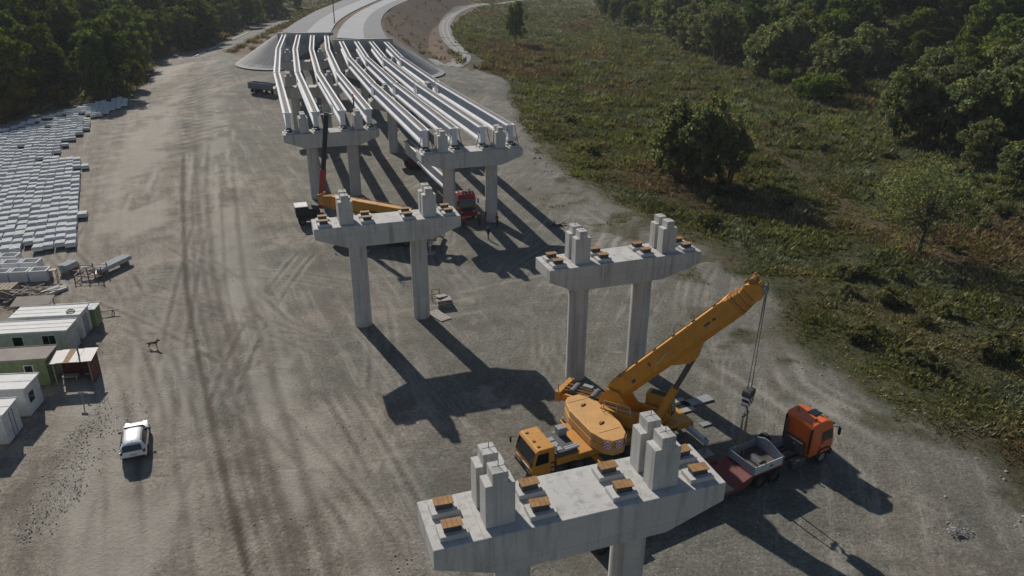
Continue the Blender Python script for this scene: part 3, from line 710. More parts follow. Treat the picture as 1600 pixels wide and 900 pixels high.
    MB().prism([(1.60, 1.98), (2.0, 2.42), (1.80, 3.53), (1.40, 3.72), (1.34, 3.68), (1.70, 3.5), (1.90, 2.45), (1.55, 2.05)], ys[0], ys[1], 'y', T).build('cab_glass', green_glass, oc)
    MB().prism([(.05, 2.6), (1.6, 2.6), (1.55, 3.5), (.05, 3.5)], cs*2.015-.012, cs*2.015+.012, 'y', T).build('side_window', green_glass, oc)
    MB().box((.7, cs*1.54, 3.77), (1.1, .6, .03), T).build('roof_window', green_glass, oc)
    # boom
    el = R(boom_el)
    B = T @ Matrix.Translation((-2.1, 0, 3.85)) @ Matrix.Rotation(-el, 4, 'Y')
    w_, h_ = sec; c_ = .28
    def bsec(k): 
        a, b = w_*k/2, h_*k/2
        return [(-a+c_*k, -b), (a-c_*k, -b), (a, -b+c_*k*1.3), (a, b-c_*k*.5), (a-c_*k*.5, b), (-a+c_*k*.5, b), (-a, b-c_*k*.5), (-a, -b+c_*k*1.3)]
    MB().prism(bsec(1.0), .25, boom_len*.86, 'x', B).build('boom', crane_y, t, bevel=.02)
    bt = MB().prism([(-.5, -.6), (.6, -.8), (.6, .8), (-.3, .6)], -w_/2+.02, w_/2-.02, 'y', B); bt.build('boom_foot', crane_y, t, bevel=.03)
    lug = MB().prism([(boom_len*.38, -h_/2+.02), (boom_len*.47, -h_/2-.62), (boom_len*.52, -h_/2-.62), (boom_len*.60, -h_/2+.02)], -.32, .32, 'y', B); lug.build('cylinder_lug', crane_y, t, bevel=.02)
    for i in range(6):
        k = .99-.045*i; x0 = boom_len*(.86+.017*i)
        nest = MB().prism(bsec(k*1.04), x0, x0+.10, 'x', B); nest.build('section_collar', rust if i % 2 else crane_y, t)
        MB().prism(bsec(k*.95), x0-.05, x0+.26, 'x', B).build('inner_section', crane_y, t)
    hd = MB().prism([(boom_len*.93, -.52), (boom_len*.985, -.62), (boom_len+.25, -.35), (boom_len+.3, .25), (boom_len*.97, .72), (boom_len*.93, .55)], -.42, .42, 'y', B).build('boom_head', crane_y, t, bevel=.03)
    for (x, z) in ((boom_len+.15, -.3), (boom_len+.05, .55)):
        for y in (-.3, -.1, .1, .3): MB().tube((x, y-.05, z), (x, y+.05, z), .26, n=16, M=B).build('sheave', rust if z > 0 else grey_p, hd)
    for (x, y, z) in ((boom_len+.2, .5, .75), (boom_len-.1, -.5, .85), (boom_len+.45, -.3, .2)):
        MB().box((x, y, z), (.3, .16, .22), B).build('head_fitting', crane_y, hd)
    fit = MB()
    for x in np.arange(1.5, boom_len*.8, 1.9): fit.box((x, -w_/2+.05, h_/2+.06), (.25, .10, .14), B)
    fit.tube((1.2, -w_/2+.12, h_/2+.09), (boom_len*.84, -w_/2+.12, h_/2+.09), .03, n=5, M=B)
    fit.build('boom_top_line', rust, t)
    MB().tube((boom_len*.33, -w_/2-.03, -.1), (boom_len*.42, -w_/2-.03, .12), .03, n=5, M=B).tube((boom_len*.42, -w_/2-.03, .12), (boom_len*.44, -w_/2-.03, .1), .03, n=5, M=B).build('side_pipe', pale_metal, t)
    for (xf, zf, sx_2, sz_2) in ((.70, .12, .55, .16), (.745, .12, .3, .16), (.16, -.1, .4, .22), (.30, .2, .18, .3)):
        MB().box((boom_len*xf, -w_/2-.008, zf), (sx_2, .014, sz_2), B).build('marking', dark_steel, t)
    for xf in (.12, .36, .60, .80):
        MB().prism(bsec(1.025), boom_len*xf, boom_len*xf+.09, 'x', B).build('stiffener', crane_y, t)
    hs = MB()
    for k in range(3): hs.tube((.6+.1*k, w_/2+.05, -.3+.12*k), (boom_len*.5, w_/2+.06, -.2+.1*k), .035, n=5, M=B)
    hs.build('hydraulic_line', rubber, t)
    ld = MB()
    for yy in (-1.42, -1.78): ld.tube(T @ Vector((-2.4, yy, .9)), T @ Vector((-2.4, yy, 3.4)), .025, n=5)
    for k in range(7): ld.tube(T @ Vector((-2.4, -1.42, 1.1+.34*k)), T @ Vector((-2.4, -1.78, 1.1+.34*k)), .02, n=5)
    for (xa, xb) in ((-.3, -2.4),):
        for zz in (3.35, 3.75): ld.tube(T @ Vector((xa, -1.5, zz)), T @ Vector((xb, -1.5, zz)), .022, n=5)
        for xx in (xa, (xa+xb)/2, xb): ld.tube(T @ Vector((xx, -1.5, 3.0)), T @ Vector((xx, -1.5, 3.75)), .022, n=5)
    ld.build('ladder_rail', pale_metal, t)
    # luffing cylinder
    base = T @ Vector((1.15, 0, 2.35)); top = B @ Vector((boom_len*.495, 0, -h_/2-.52)); mid = base.lerp(top, .55)
    MB().tube(base, mid, .30, n=16).build('cylinder_barrel', crane_y, t, smooth=False)
    MB().tube(mid, top, .19, n=14).build('cylinder_rod', dark_steel, t)
    tip = t.matrix_basis.to_3x3() if False else None
    return t, B, boom_len

hd = 205.5; fx, fy = math.cos(R(hd)), math.sin(R(hd))
CR = np.array([.85, 43.15]); TUR = -9.7
tc = CR + np.array([fx, fy])*TUR
HOOK = np.array([15.95, 43.55])
az = math.degrees(math.atan2(HOOK[1]-tc[1], HOOK[0]-tc[0]))
hor = math.hypot(HOOK[1]-tc[1], HOOK[0]-tc[0]) + 2.1 - .35
rise = 14.35 - 3.85; blen = math.hypot(hor, rise); bel = math.degrees(math.atan2(rise, hor))
crA, BA, bl = crane(CR, hd, 'yellow mobile crane with its boom raised and hook over the orange lorry', TUR, az, bel, blen)
Wm = Matrix.Translation((CR[0], CR[1], 0)) @ Matrix.Rotation(R(hd), 4, 'Z')
def hoist(W, B, blen, hook_top, name_parent):
    inv = W.inverted()
    rp = MB()
    for y in (-.3, -.1, .1, .3):
        a = B @ Vector((blen+.62, y, -.1) if y > 0 else (blen-.0, y, -.62)); b = inv @ Vector((hook_top[0]+(.16 if y > 0 else -.16), hook_top[1]+y*.4, hook_top[2])); rp.tube(a, b, .022, n=5)
    rp.build('hoist_rope', dark_steel, name_parent)
hoist(Wm, BA, bl, (HOOK[0], HOOK[1], 6.8), crA)
def hook_block(x, y, z, label, s=1.0, sling_to=None):
    t = thing('hook_block', (x, y, z), R(-40), label, 'hook')
    MB().prism([(-.42*s, -.35*s), (.42*s, -.35*s), (.5*s, .2*s), (.35*s, .62*s), (-.35*s, .62*s), (-.5*s, .2*s)], -.24*s, .24*s, 'x').build('cheek_plate', stripe_rw, t, bevel=.03)
    for yy in (-.2, .2): MB().tube((-.27*s, yy*s, .55*s), (.27*s, yy*s, .55*s), .32*s, n=16).build('sheave', dark_steel, t)
    MB().tube((0, 0, -.35*s), (0, 0, -.75*s), .1*s, n=10).build('shank', grey_p, t)
    hk = MB(); pr = None
    for i in range(12):
        a = R(90-i*26); q = Vector((0, math.cos(a)*.26*s, -1.0*s+math.sin(a)*.26*s))
        if pr is not None: hk.tube(pr, q, .075*s*(1-i*.03), n=8)
        pr = q
    hk.build('hook', dark_steel, t)
    if sling_to:
        MB().box((0, 0, -1.16*s), (.16, .9, .12)).build('spreader', dark_steel, t)
        for sy in (-.38, .38):
            for e in (-.12, .12): MB().tube((0, sy, -1.16*s), (e, sy*1.15, sling_to-z), .045, n=6).build('sling', mat_sling, t)
    return t
mat_sling = mat_rough('webbing_sling', (0.14, 0.13, 0.10), (0.22, 0.20, 0.16), 3, .9, 0)
hook_block(HOOK[0], HOOK[1], 6.2, 'striped crane hook block with slings hanging over the lorry bed', 1.0, 1.55)

# grey plates by the crane's rear
for (px, py, ln, wd, rz, lb) in ((1083, 628, 3.6, .9, 25, 'long grey steel plate lying beside the crane rear'), (1103, 662, 1.0, .5, 25, 'small grey steel plate beside the crane outrigger'), (1062, 634, 1.8, 2.0, 25, 'square grey mat lying beside the crane operator cab')):
    P = at(px, py, .1)
    b = MB()
    for k in range(3): b.box((0, (k-1)*wd/3, .05), (ln, wd/3-.02, .1))
    o = b.build('ground_plate', grey_p if 'steel' in lb else wood2); o.location = (P[0], P[1], .03); o.rotation_euler = (0, 0, R(rz)); tag(o, lb, 'plate')

# ------------------------------------------------------------------ lorries
def tractor(loc, heading, paint, label, stripe=None, visor=True):
    """x forward, origin between the rear axles on the ground"""
    t = thing('lorry', (loc[0], loc[1], 0), R(heading), label, 'lorry'); W = 2.5
    ch = MB()
    for s in (-.42, .42): ch.box((2.2, s, .85), (7.2, .1, .28))
    ch.box((-1.2, 0, .85), (.15, .9, .28)).box((1.2, 0, .95), (.7, .9, .2))
    ch.build('chassis', dark_steel, t)
    cab = MB().prism([(3.95, .95), (6.25, .95), (6.32, 1.5), (6.28, 2.0), (6.05, 3.05), (5.85, 3.45), (5.2, 3.72), (4.1, 3.62), (3.95, 3.4)], -W/2, W/2, 'y')
    c = cab.build('cab', paint, t, bevel=.09)
    v = [(6.30, -1.1, 2.02), (6.30, 1.1, 2.02), (6.075, 1.06, 3.0), (6.075, -1.06, 3.0)]
    o = MB().add(v, [(0, 1, 2, 3)]).build('windscreen', glass, c); md = o.modifiers.new('thick', 'SOLIDIFY'); md.thickness = .04; md.offset = 0
    for s in (-1, 1):
        MB().prism([(5.0, 2.0), (6.12, 2.0), (5.95, 2.85), (5.0, 2.85)], s*(W/2+.01)-.01, s*(W/2+.01)+.01, 'y').build('side_window', glass, c)
        MB().box((4.92, s*(W/2+.005), 1.95), (.03, .012, 1.9)).build('door_gap', black_p, c)
        MB().box((5.15, s*(W/2+.02), 1.85), (.2, .04, .06)).build('door_handle', black_p, c)
        MB().box((6.30, s*.92, 1.18), (.08, .46, .22)).build('headlight', lamp_clear, c, bevel=.02)
        MB().tube((6.05, s*(W/2), 2.95), (6.45, s*(W/2+.2), 2.95), .03, n=6).box((6.45, s*(W/2+.22), 2.6), (.1, .2, .62)).build('mirror', black_p, c, bevel=.02)
        MB().box((4.0, s*(W/2-.12), 2.3), (.35, .12, 2.1)).build('air_deflector', black_p, c, bevel=.03)
        for xa in (5.45,): MB().prism([(xa-.75, .75), (xa-.68, 1.22), (xa-.4, 1.42), (xa+.4, 1.42), (xa+.68, 1.22), (xa+.75, .75), (xa+.62, .75), (xa+.5, 1.12), (xa+.3, 1.27), (xa-.3, 1.27), (xa-.5, 1.12), (xa-.62, .75)][::-1], s*(W/2-.3)-.33, s*(W/2-.3)+.33, 'y').build('wheel_arch', black_p, t)
        MB().box((3.1, s*(W/2-.32), .72), (1.3, .55, .6)).build('fuel_tank', dark_steel, t, bevel=.08)
        wheel(t, 5.45, s*(W/2-.2), .53, .34, grey_p)
        for x in (-.62, .75): wheel(t, x, s*(W/2-.32), .53, .58, dark_steel)
        MB().prism([(-1.3, .95), (-1.1, 1.14), (1.2, 1.14), (1.4, .95), (1.35, .9), (1.15, 1.08), (-1.05, 1.08), (-1.25, .9)][::-1], s*(W/2-.32)-.3, s*(W/2-.32)+.3, 'y').build('mudguard', black_p, t)
    MB().box((6.33, 0, .72), (.22, W-.02, .46)).build('bumper', black_p if stripe is None else paint, c, bevel=.05)
    MB().box((6.33, 0, 1.55), (.05, 1.7, .5)).build('grille', black_p, c, bevel=.02)
    if visor: MB().box((6.22, 0, 3.08), (.34, 2.2, .10), ry=.35).build('sun_visor', black_p if stripe is None else paint, c, bevel=.02)
    if stripe: MB().box((6.335, 0, 1.9), (.03, 2.3, .16)).build('stripe', stripe, c)
    MB().box((5.25, -.1, 3.735), (.75, .7, .06), ry=.02).build('roof_hatch', glass, c, bevel=.02)
    for y in (-.8, .8): MB().tube((4.6, y, 3.68), (4.6, y, 3.85), .09, n=10).build('beacon', rust, c)
    for y in (-.75, -.25, .25, .75): MB().tube((5.75, y, 3.62), (5.83, y, 3.62), .09, n=10).build('roof_lamp', lamp_clear, c)
    MB().tube((3.72, .85, 1.0), (3.72, .85, 3.2), .09, n=10).box((3.7, 0, 1.5), (.3, 1.6, 1.0)).build('exhaust_stack', dark_steel, t)
    MB().tube((3.3, -.3, 1.15), (3.3, -.3, 1.9), .06, n=6).build('air_lines', rubber, t)
    MB().tube((.1, -.5, 1.2), (.1, .5, 1.2), .45, n=18).build('fifth_wheel', dark_steel, t)
    return t
TR = at(1192, 757)[:2]
th = 29.0; thx, thy = math.cos(R(th)), math.sin(R(th))
box_c = (at(1138, 697, 2.05)+at(1180, 734, 2.05)+at(1223, 716, 2.05)+at(1185, 684, 2.05))[:2]/4
tractor(box_c + np.array([thx, thy])*.1, th, orange_p, 'bright orange lorry tractor with dark wheels pulling the low red trailer')
def low_trailer(loc, heading):
    t = thing('low_loader_trailer', (loc[0], loc[1], 0), R(heading), 'maroon low-loader trailer with white drop sides behind the orange lorry', 'trailer'); W = 2.55
    MB().box((.0, 0, 1.36), (3.0, W, .16)).build('gooseneck_deck', trailer_red, t, bevel=.02)
    MB().box((0, 0, 1.455), (2.5, W-.12, .03)).build('load_floor', bark, t)  # dark brown floor: dirt, with the shade inside the tub put into its colour
    for s in (-1, 1):
        MB().box((0.02, s*(W/2-.04), 1.75), (2.66, .07, .62)).build('drop_side', pale_metal if s < 0 else bluegrey, t, bevel=.015)  # far side blue-grey, shade put into the paint; near side pale
        MB().box((1.33, s*(W/2-.03), 1.72), (.12, .12, .75)).build('corner_post', trailer_red, t)
        MB().box((0.2, s*(W/2+.004), 1.75), (.3, .025, .12)).build('latch', dark_steel, t)
    MB().box((-1.31, 0, 1.75), (.07, W-.1, .62)).build('tail_board', bluegrey, t, bevel=.015)  # blue-grey paint stands in for shade on this board
    MB().prism([(-W/2+.02, 1.45), (W/2-.02, 1.45), (W/2-.02, 2.2), (W/2-.75, 2.5), (.1, 2.5), (-W/2+.02, 2.06)], 1.28, 1.36, 'x').build('head_board', bluegrey, t, bevel=.015)  # shade painted in, same blue-grey as the tail board
    MB().prism([(-1.5, 1.0), (-1.36, 1.44), (-1.62, 1.44), (-3.0, .98), (-3.0, .62), (-2.2, .62)], -W/2, W/2, 'y').build('slope', trailer_red, t, bevel=.02)
    bd = MB().box((-7.0, 0, .78), (8.2, W, .2)).build('bed', trailer_red, t, bevel=.02)
    for k in range(7): MB().box((-7.0, -1.05+.35*k, .90), (8.0, .32, .05)).build('plank', wood, bd)
    MB().prism([(-11.1, .7), (-11.1, 1.15), (-14.2, 1.15), (-14.2, .8)], -W/2, W/2, 'y').build('rear_deck', trailer_red, t, bevel=.02)
    for x in (-11.6, -12.7, -13.7):
        for s in (-1, 1): wheel(t, x, s*(W/2-.3), .42, .5, dark_steel)
    MB().tube((1.7, .95, 1.95), (1.98, .95, 1.95), .5, n=20).build('spare_tyre', rubber, t)
    MB().tube((1.68, .95, 1.95), (2.0, .95, 1.95), .25, n=14).build('spare_rim', dark_steel, t)
    MB().box((1.85, .6, 1.5), (.2, .8, .2)).build('spare_bracket', dark_steel, t)
    MB().tube((-2.0, .9, .8), (-2.3, 1.6, 1.1), .1, n=8).box((-2.4, 1.5, 1.2), (.35, .3, .4)).build('winch', trailer_red, t)
    return t
low_trailer(box_c, th)

# crane parked behind the second pier, its boom laid low toward the yard
cb, BB, bbl = crane((-23.0, 90.6), 176.0, 'yellow mobile crane parked behind a bare pier with its boom laid low', -8.6, 160.0, 3.0, 13.0, cab_side=1, sec=(1.3, 1.75), ballast=False)
# red lorry under the girders with a girder on board
RT = np.array([-6.15, 99.4]); rh = -68.7; rx, ry = math.cos(R(rh)), math.sin(R(rh))
tractor(RT-np.array([rx, ry])*6.3, rh, red_p, 'dark red lorry facing out between two columns under the bridge', stripe=rust)
g0 = RT - np.array([rx, ry])*(6.3+28.0); g1 = RT - np.array([rx, ry])*5.9
girder((g1[0]-rx*1.6, g1[1]-ry*1.6, 1.62), (g0[0], g0[1], 1.62), 'white girder carried low on a transporter behind the red lorry', 'white bridge girders laid in rows')
dl = thing('girder_dolly', (g0[0]+rx*4, g0[1]+ry*4, 0), R(rh), 'low dark wheeled dolly carrying the far end of the girder', 'dolly')
MB().box((0, 0, 1.1), (4.2, 1.2, .35)).box((0, 0, 1.42), (.8, 2.2, .36)).build('frame', trailer_red, dl)
for x in (-1.4, 0, 1.4):
    for s in (-1, 1): wheel(dl, x, s*.95, .5, .5, dark_steel)
bs = thing('girder_bolster', (RT[0]-rx*6.3, RT[1]-ry*6.3, 0), R(rh), 'steel bolster on the red lorry chassis under the girder', 'bolster')
MB().box((0, 0, 1.42), (.7, 2.2, .36)).build('beam', trailer_red, bs)
MB().box((0, 0, 1.12), (1.2, 1.2, .28)).build('turntable', dark_steel, bs)

# boom lift
def boom_lift():
    P = at(487, 347); t = thing('boom_lift', (P[0], P[1], 0), R(20), 'boom lift with dark red and black boom reaching up to the girder ends', 'boom lift')
    MB().box((0, 0, .75), (3.6, 1.7, .5)).build('chassis', dark_steel, t, bevel=.05)
    for x in (-1.3, 1.3):
        for s in (-1, 1): wheel(t, x, s*1.05, .5, .4, dark_steel)
    MB().tube((0, 0, 1.0), (0, 0, 1.2), .7, n=20).build('slew_ring', dark_steel, t)
    MB().prism([(-2.0, 1.2), (1.2, 1.2), (1.2, 1.9), (-.4, 2.3), (-2.0, 2.5)], -1.15, 1.15, 'y').build('body', black_p, t, bevel=.06)
    MB().box((-1.2, 0, 2.56), (1.7, 2.2, .12)).build('hood', cabin_white, t, bevel=.04)
    inv = (Matrix.Translation((P[0], P[1], 0)) @ Matrix.Rotation(R(20), 4, 'Z')).inverted()
    a = inv @ Vector((-26.1, P[1]+.4, 1.9)); b = inv @ Vector(tuple(at_dist(510, 176, 98.6)))
    m1 = a.lerp(b, .42); d = (b-a).normalized()
    MB().bar(a, m1, .62, .75).build('lower_boom', red_p, t, bevel=.03)
    MB().bar(a.lerp(b, .38), b, .46, .58).build('upper_boom', black_p, t, bevel=.03)
    k = MB()
    for sx in (-.8, .8):
        for sy in (-.4, .4): k.bar(b+Vector((sx, sy, -.2)), b+Vector((sx, sy, .9)), .05, .05)
    for z in (-.15, .4, .9):
        for sy in (-.4, .4): k.bar(b+Vector((-.8, sy, z)), b+Vector((.8, sy, z)), .05, .05)
        for sx in (-.8, .8): k.bar(b+Vector((sx, -.4, z)), b+Vector((sx, .4, z)), .05, .05)
    k.box(tuple(b+Vector((0, 0, -.2))), (1.6, .8, .06)); k.build('basket', grey_p, t)
boom_lift()

# box trailer standing by the far girders
P = at(410, 140, 1.0); P = at(410, 140, gz(P[0], P[1])); bt_ = thing('flat_trailer', (P[0], P[1], gz(P[0], P[1])), R(-30), 'blue-grey sided trailer parked beside the far forest-side girders', 'trailer')
MB().box((0, 0, 1.05), (7.5, 2.4, .25)).build('frame', dark_steel, bt_)
for s in (-1, 1): MB().box((0, s*1.18, 1.85), (7.4, .08, 1.3)).build('side_panel', bluegrey, bt_, bevel=.02)
for s in (-1, 1): MB().box((s*3.68, 0, 1.85), (.08, 2.3, 1.3)).build('end_panel', bluegrey, bt_, bevel=.02)
MB().box((0, 0, 1.25), (7.3, 2.2, .1)).build('floor', wood, bt_)
for x in (-2.6, -1.5, 2.4):
    for s in (-1, 1): wheel(bt_, x, s*.95, .45, .4, dark_steel)

# ------------------------------------------------------------------ white car
def suv():
    a = at(187, 720, .4); b = at(231.7, 713, .4); rc = (a+b)/2
    h = math.atan2(.93, -.37); fwd = np.array([math.cos(h), math.sin(h)])
    t = thing('parked_car', (rc[0]+fwd[0]*2.15, rc[1]+fwd[1]*2.15, 0), h, 'white compact SUV with black roof rails parked on the dirt yard', 'car')
    # stations: x, half-width sill, belt, roof; z belt, z roof
    st = [(-2.16, .74, .78, .70, .88, .92, .45), (-2.10, .84, .88, .64, 1.02, 1.28, .32), (-1.86, .88, .90, .63, 1.06, 1.60, .28), (-1.2, .90, .91, .65, 1.05, 1.66, .24), (-.4, .90, .91, .66, 1.03, 1.66, .24),
          (.25, .90, .91, .65, 1.01, 1.60, .24), (.62, .90, .91, .66, 1.00, 1.30, .24), (1.0, .90, .91, .72, .99, 1.06, .24), (1.6, .90, .89, .70, .95, 1.0, .24), (1.98, .86, .84, .64, .86, .93, .28), (2.14, .74, .72, .56, .72, .80, .42)]
    vs = []; m = 9
    for (x, ws, wb, wr, zb, zr, z0) in st:
        half = [(ws*.93, z0), (ws, z0+.16), (wb, zb*.75), (wb*.985, zb), (wr, zr-.03)]
        ring = [(-y, z) for y, z in half] + [(y, z) for y, z in half[::-1]]
        ring.insert(5, (0, zr)); vs += [(x, y, z) for y, z in ring]
    m = 11; fs = []
    for i in range(len(st)-1):
        for k in range(m-1): fs.append((i*m+k, i*m+k+1, (i+1)*m+k+1, (i+1)*m+k))
        fs.append((i*m+m-1, i*m, (i+1)*m, (i+1)*m+m-1))
    fs += [tuple(range(m)), tuple(range((len(st)-1)*m, len(st)*m))[::-1]]
    body = MB().add(vs, fs).build('body', white_p, t); sharp(body.data, 50)
    md = body.modifiers.new('sub', 'SUBSURF'); md.levels = 1; md.render_levels = 2; md.subdivision_type = 'CATMULL_CLARK'
    def S(i, f=0.0): return st[i]
    def glasspanel(name, pts, off):
        o = MB().add(pts, [tuple(range(len(pts)))]).build(name, glass, t); md = o.modifiers.new('t', 'SOLIDIFY'); md.thickness = .03; md.offset = 0; return o
    for s in (-1, 1):
        glasspanel('side_window', [(-1.05, s*.87, 1.08), (-.18, s*.87, 1.07), (-.18, s*.705, 1.55), (-1.05, s*.70, 1.54)], 0)
        glasspanel('side_window', [(-.12, s*.87, 1.07), (.72, s*.86, 1.05), (.30, s*.715, 1.48), (-.12, s*.705, 1.55)], 0)
        glasspanel('side_window', [(-1.75, s*.84, 1.13), (-1.12, s*.87, 1.08), (-1.12, s*.70, 1.53), (-1.55, s*.69, 1.48)], 0)
        MB().tube((-1.7, s*.60, 1.68), (.1, s*.61, 1.69), .028, n=6).tube((-1.7, s*.60, 1.58), (-1.7, s*.60, 1.68), .03, n=6).tube((.1, s*.61, 1.58), (.1, s*.61, 1.69), .03, n=6).build('roof_rail', black_p, t)
        MB().box((-2.08, s*.74, .92), (.14, .2, .24)).build('tail_light', lamp_red, t, bevel=.03)
        MB().box((2.02, s*.6, .76), (.16, .34, .16)).build('headlight', lamp_clear, t, bevel=.03)
        MB().box((.55, s*1.0, 1.08), (.12, .2, .15)).build('mirror', black_p, t, bevel=.03)
        for x in (-1.34, 1.34):
            wheel(t, x, s*.80, .34, .22, grey_p)
            MB().prism([(x-.45, .28), (x-.40, .62), (x-.2, .78), (x+.2, .78), (x+.40, .62), (x+.45, .28), (x+.36, .28), (x+.3, .55), (x+.14, .68), (x-.14, .68), (x-.3, .55), (x-.36, .28)][::-1], s*.885-.05, s*.885+.035, 'y').build('wheel_arch', black_p, t)
    glasspanel('rear_window', [(-2.195, -.66, 1.06), (-2.195, .66, 1.06), (-2.03, .60, 1.46), (-2.03, -.60, 1.46)], 0)
    glasspanel('windscreen', [(.92, -.70, 1.10), (.92, .70, 1.10), (.36, .62, 1.555), (.36, -.62, 1.555)], 0)
    MB().box((-2.17, 0, .74), (.03, .52, .12)).build('number_plate', pale_metal, t)
    MB().box((-2.16, 0, .47), (.12, 1.5, .2)).build('rear_bumper', black_p, t, bevel=.04)
    MB().box((2.13, 0, .47), (.12, 1.4, .2)).build('front_bumper', black_p, t, bevel=.04)
    MB().tube((-1.5, 0, 1.6), (-1.75, 0, 1.82), .012, n=5).build('aerial', black_p, t)
suv()

# ------------------------------------------------------------------ site cabins
CW = 2.45
def cabin(corner_px, length, wall, roof, label, z=2.6, yaw=8.0, wins=(), end=None, seams=2, overhang=.1, width=CW):
    """corner_px: roof corner nearest the yard and the camera; the cabin runs away from the yard (local -x)"""
    P = at(*corner_px, z); a = R(yaw)
    t = thing('site_cabin', (P[0], P[1], 0), a, label, 'cabin')
    MB().box((-length/2-overhang, width/2, z/2), (length, width-overhang*1.2, z-.14)).build('wall', wall, t, bevel=.02)
    rf = MB().box((-length/2, width/2, z-.03), (length+overhang, width+overhang, .12)).build('roof', roof, t, bevel=.02)
    for k in range(seams): MB().box((-length/2, width*(k+1)/(seams+1), z+.035), (length, .05, .03)).build('roof_seam', grey_p, rf)
    for s in (0, 1): MB().box((-length/2, s*width+(-.02 if s == 0 else .02), z+.04), (length+.1, .06, .08)).build('roof_edge', cabin_white if roof is not felt else felt, rf)
    for k in range(4): MB().box((-overhang-length*(.02+.32*k), -.0+.09, z/2), (.06, .03, z-.2)).build('wall_rib', wall, t)
    for (x, z0, w_, h_) in wins:
        f = MB().box((-x, .05, z0), (w_+.16, .06, h_+.16)).build('window', cabin_white, t)
        n = 2 if w_ > 1 else 1
        for k in range(n): MB().box((-x-w_/2+w_/n*(k+.5), .012, z0), (w_/n-.05, .03, h_)).build('pane', glass, f)
        MB().box((-x, .0, z0-h_/2-.12), (w_+.24, .14, .05)).build('sill', cabin_white, f)
    if end == 'door':
        d = MB().box((-overhang+.02, width*.5, 1.08), (.06, .95, 2.0)).build('door', grey_p, t, bevel=.01); MB().box((-overhang+.07, width*.5+.35, 1.05), (.05, .12, .05)).build('handle', black_p, d)
    if end == 'window':
        f = MB().box((-overhang+.0, width*.35, 1.45), (.05, .9, 1.0)).build('window', cabin_white, t); MB().box((-overhang+.03, width*.35, 1.45), (.03, .74, .84)).build('pane', glass, f)
    if end == 'doors':
        for k in (0, 1): 
            d = MB().box((-overhang+.02, width*(.27+.46*k), 1.25), (.06, width*.43, 2.25)).build('door', wall, t, bevel=.01)
            MB().tube((-overhang+.07, width*(.4+.2*k), .2), (-overhang+.07, width*(.4+.2*k), 2.3), .02, n=6).build('lock_rod', dark_steel, d)
    for k in range(3):
        for y in (.3, width-.3): MB().box((-.6-(length-1.2)*k/2, y, .035), (.4, .3, .07)).build('support_block', concrete, t)
    return t
cabin((123.3, 492), 6.1, cabin_white, cabin_roof, 'white cabin with a doughnut-marked roof, farthest from the parked car', end='door', wins=())
cabin((102.7, 516.7), 9.0, cabin_mint, cabin_roof, 'pale mint cabin with dark windows along its side', wins=((1.6, 1.75, 1.1, .85), (4.2, 1.75, .85, .85), (6.6, 1.75, 1.1, .85)))
cabin((70.7, 560.7), 8.0, cabin_green, felt, 'green cabin with a brown felt roof and one small white window', wins=((1.5, 1.7, .62, .62),), seams=0, yaw=9)
cabin((36.7, 608), 7.0, cabin_white, cabin_roof, 'white cabin with a dark window in its end wall', yaw=6, end='window', seams=1)
cabin((2.4, 649.6), 6.0, cabin_white, cabin_roof, 'white container cabin with double end doors between two other cabins', yaw=9, end='doors', seams=1)
cabin((-40, 702), 6.0, cabin_white, cabin_roof, 'white cabin nearest the gravel bank, only its end wall showing', yaw=9, seams=1)
cabin((147, 484), 4.0, cabin_green, bluegrey, 'small low green store with a grey lid beside the white cabins', z=2.0, yaw=9, seams=0, width=1.7)
P = at(133, 480, 2.6); o = MB()
for i in range(14):
    a0, a1 = 2*math.pi*i/14, 2*math.pi*(i+1)/14; o.tube((.32*math.cos(a0), .32*math.sin(a0), 0), (.32*math.cos(a1), .32*math.sin(a1), 0), .07, n=6)
P = at(110, 486.5, 2.66); q = o.build('old_tyre', grey_p); q.location = (P[0], P[1], 2.73); tag(q, 'ring lying on the roof of the white cabin', 'ring')

# lean-to with a patched tin roof
P0 = at(82, 566, 2.3); sh = thing('lean_to', (P0[0], P0[1], 0), R(9), 'maroon lean-to with a patched tin roof beside the green cabin', 'shed')
MB().box((1.2, 1.9, 1.05), (2.9, .06, 2.1)).build('back_wall', maroon, sh)
MB().box((2.75, 1.0, 1.05), (.06, 1.8, 2.1)).build('side_wall', maroon, sh)
for (x, y) in ((-.1, .1), (2.7, .1)): MB().box((x, y, 1.05), (.1, .1, 2.1)).build('post', wood, sh)
for k in range(6):
    MB().box((-.12+.56*k, .95+rnd.uniform(-.06, .06), 2.28+.012*(k % 2)+.05*0), (.6, 2.1+rnd.uniform(-.1, .1), .03), rx=.10, rz=rnd.uniform(-.03, .03)).build('roof_sheet', tin if k != 2 else rust, sh)
MB().tube((1.75, .9, 2.3), (1.75, .9, 3.0), .07, n=8).tube((1.75, .9, 3.0), (1.95, .9, 3.02), .07, n=8).build('stove_pipe', black_p, sh)
MB().box((.7, .9, .45), (1.2, .6, .08)).box((.2, .9, .22), (.08, .5, .42)).box((1.2, .9, .22), (.08, .5, .42)).build('bench', wood2, sh)
P = at(144, 580); d = thing('work_stand', (P[0], P[1], 0), R(10), 'small stand with a white top beside the lean-to', 'stand')
MB().box((0, 0, .95), (.75, .5, .06)).build('top', cabin_white, d)
for sx in (-.3, .3):
    for sy in (-.2, .2): MB().box((sx, sy, .46), (.05, .05, .92)).build('leg', dark_steel, d)
MB().box((0, 0, .4), (.6, .4, .03)).build('shelf', wood, d)
P = at(131, 632); o = MB().tube((0, 0, 0), (0, 0, 1.1), .04, n=6).box((0, 0, 1.05), (.5, .04, .25)).build('stake_sign', wood2); o.location = (P[0], P[1], 0); tag(o, 'short wooden stake with a board in the cabin shadow', 'stake')
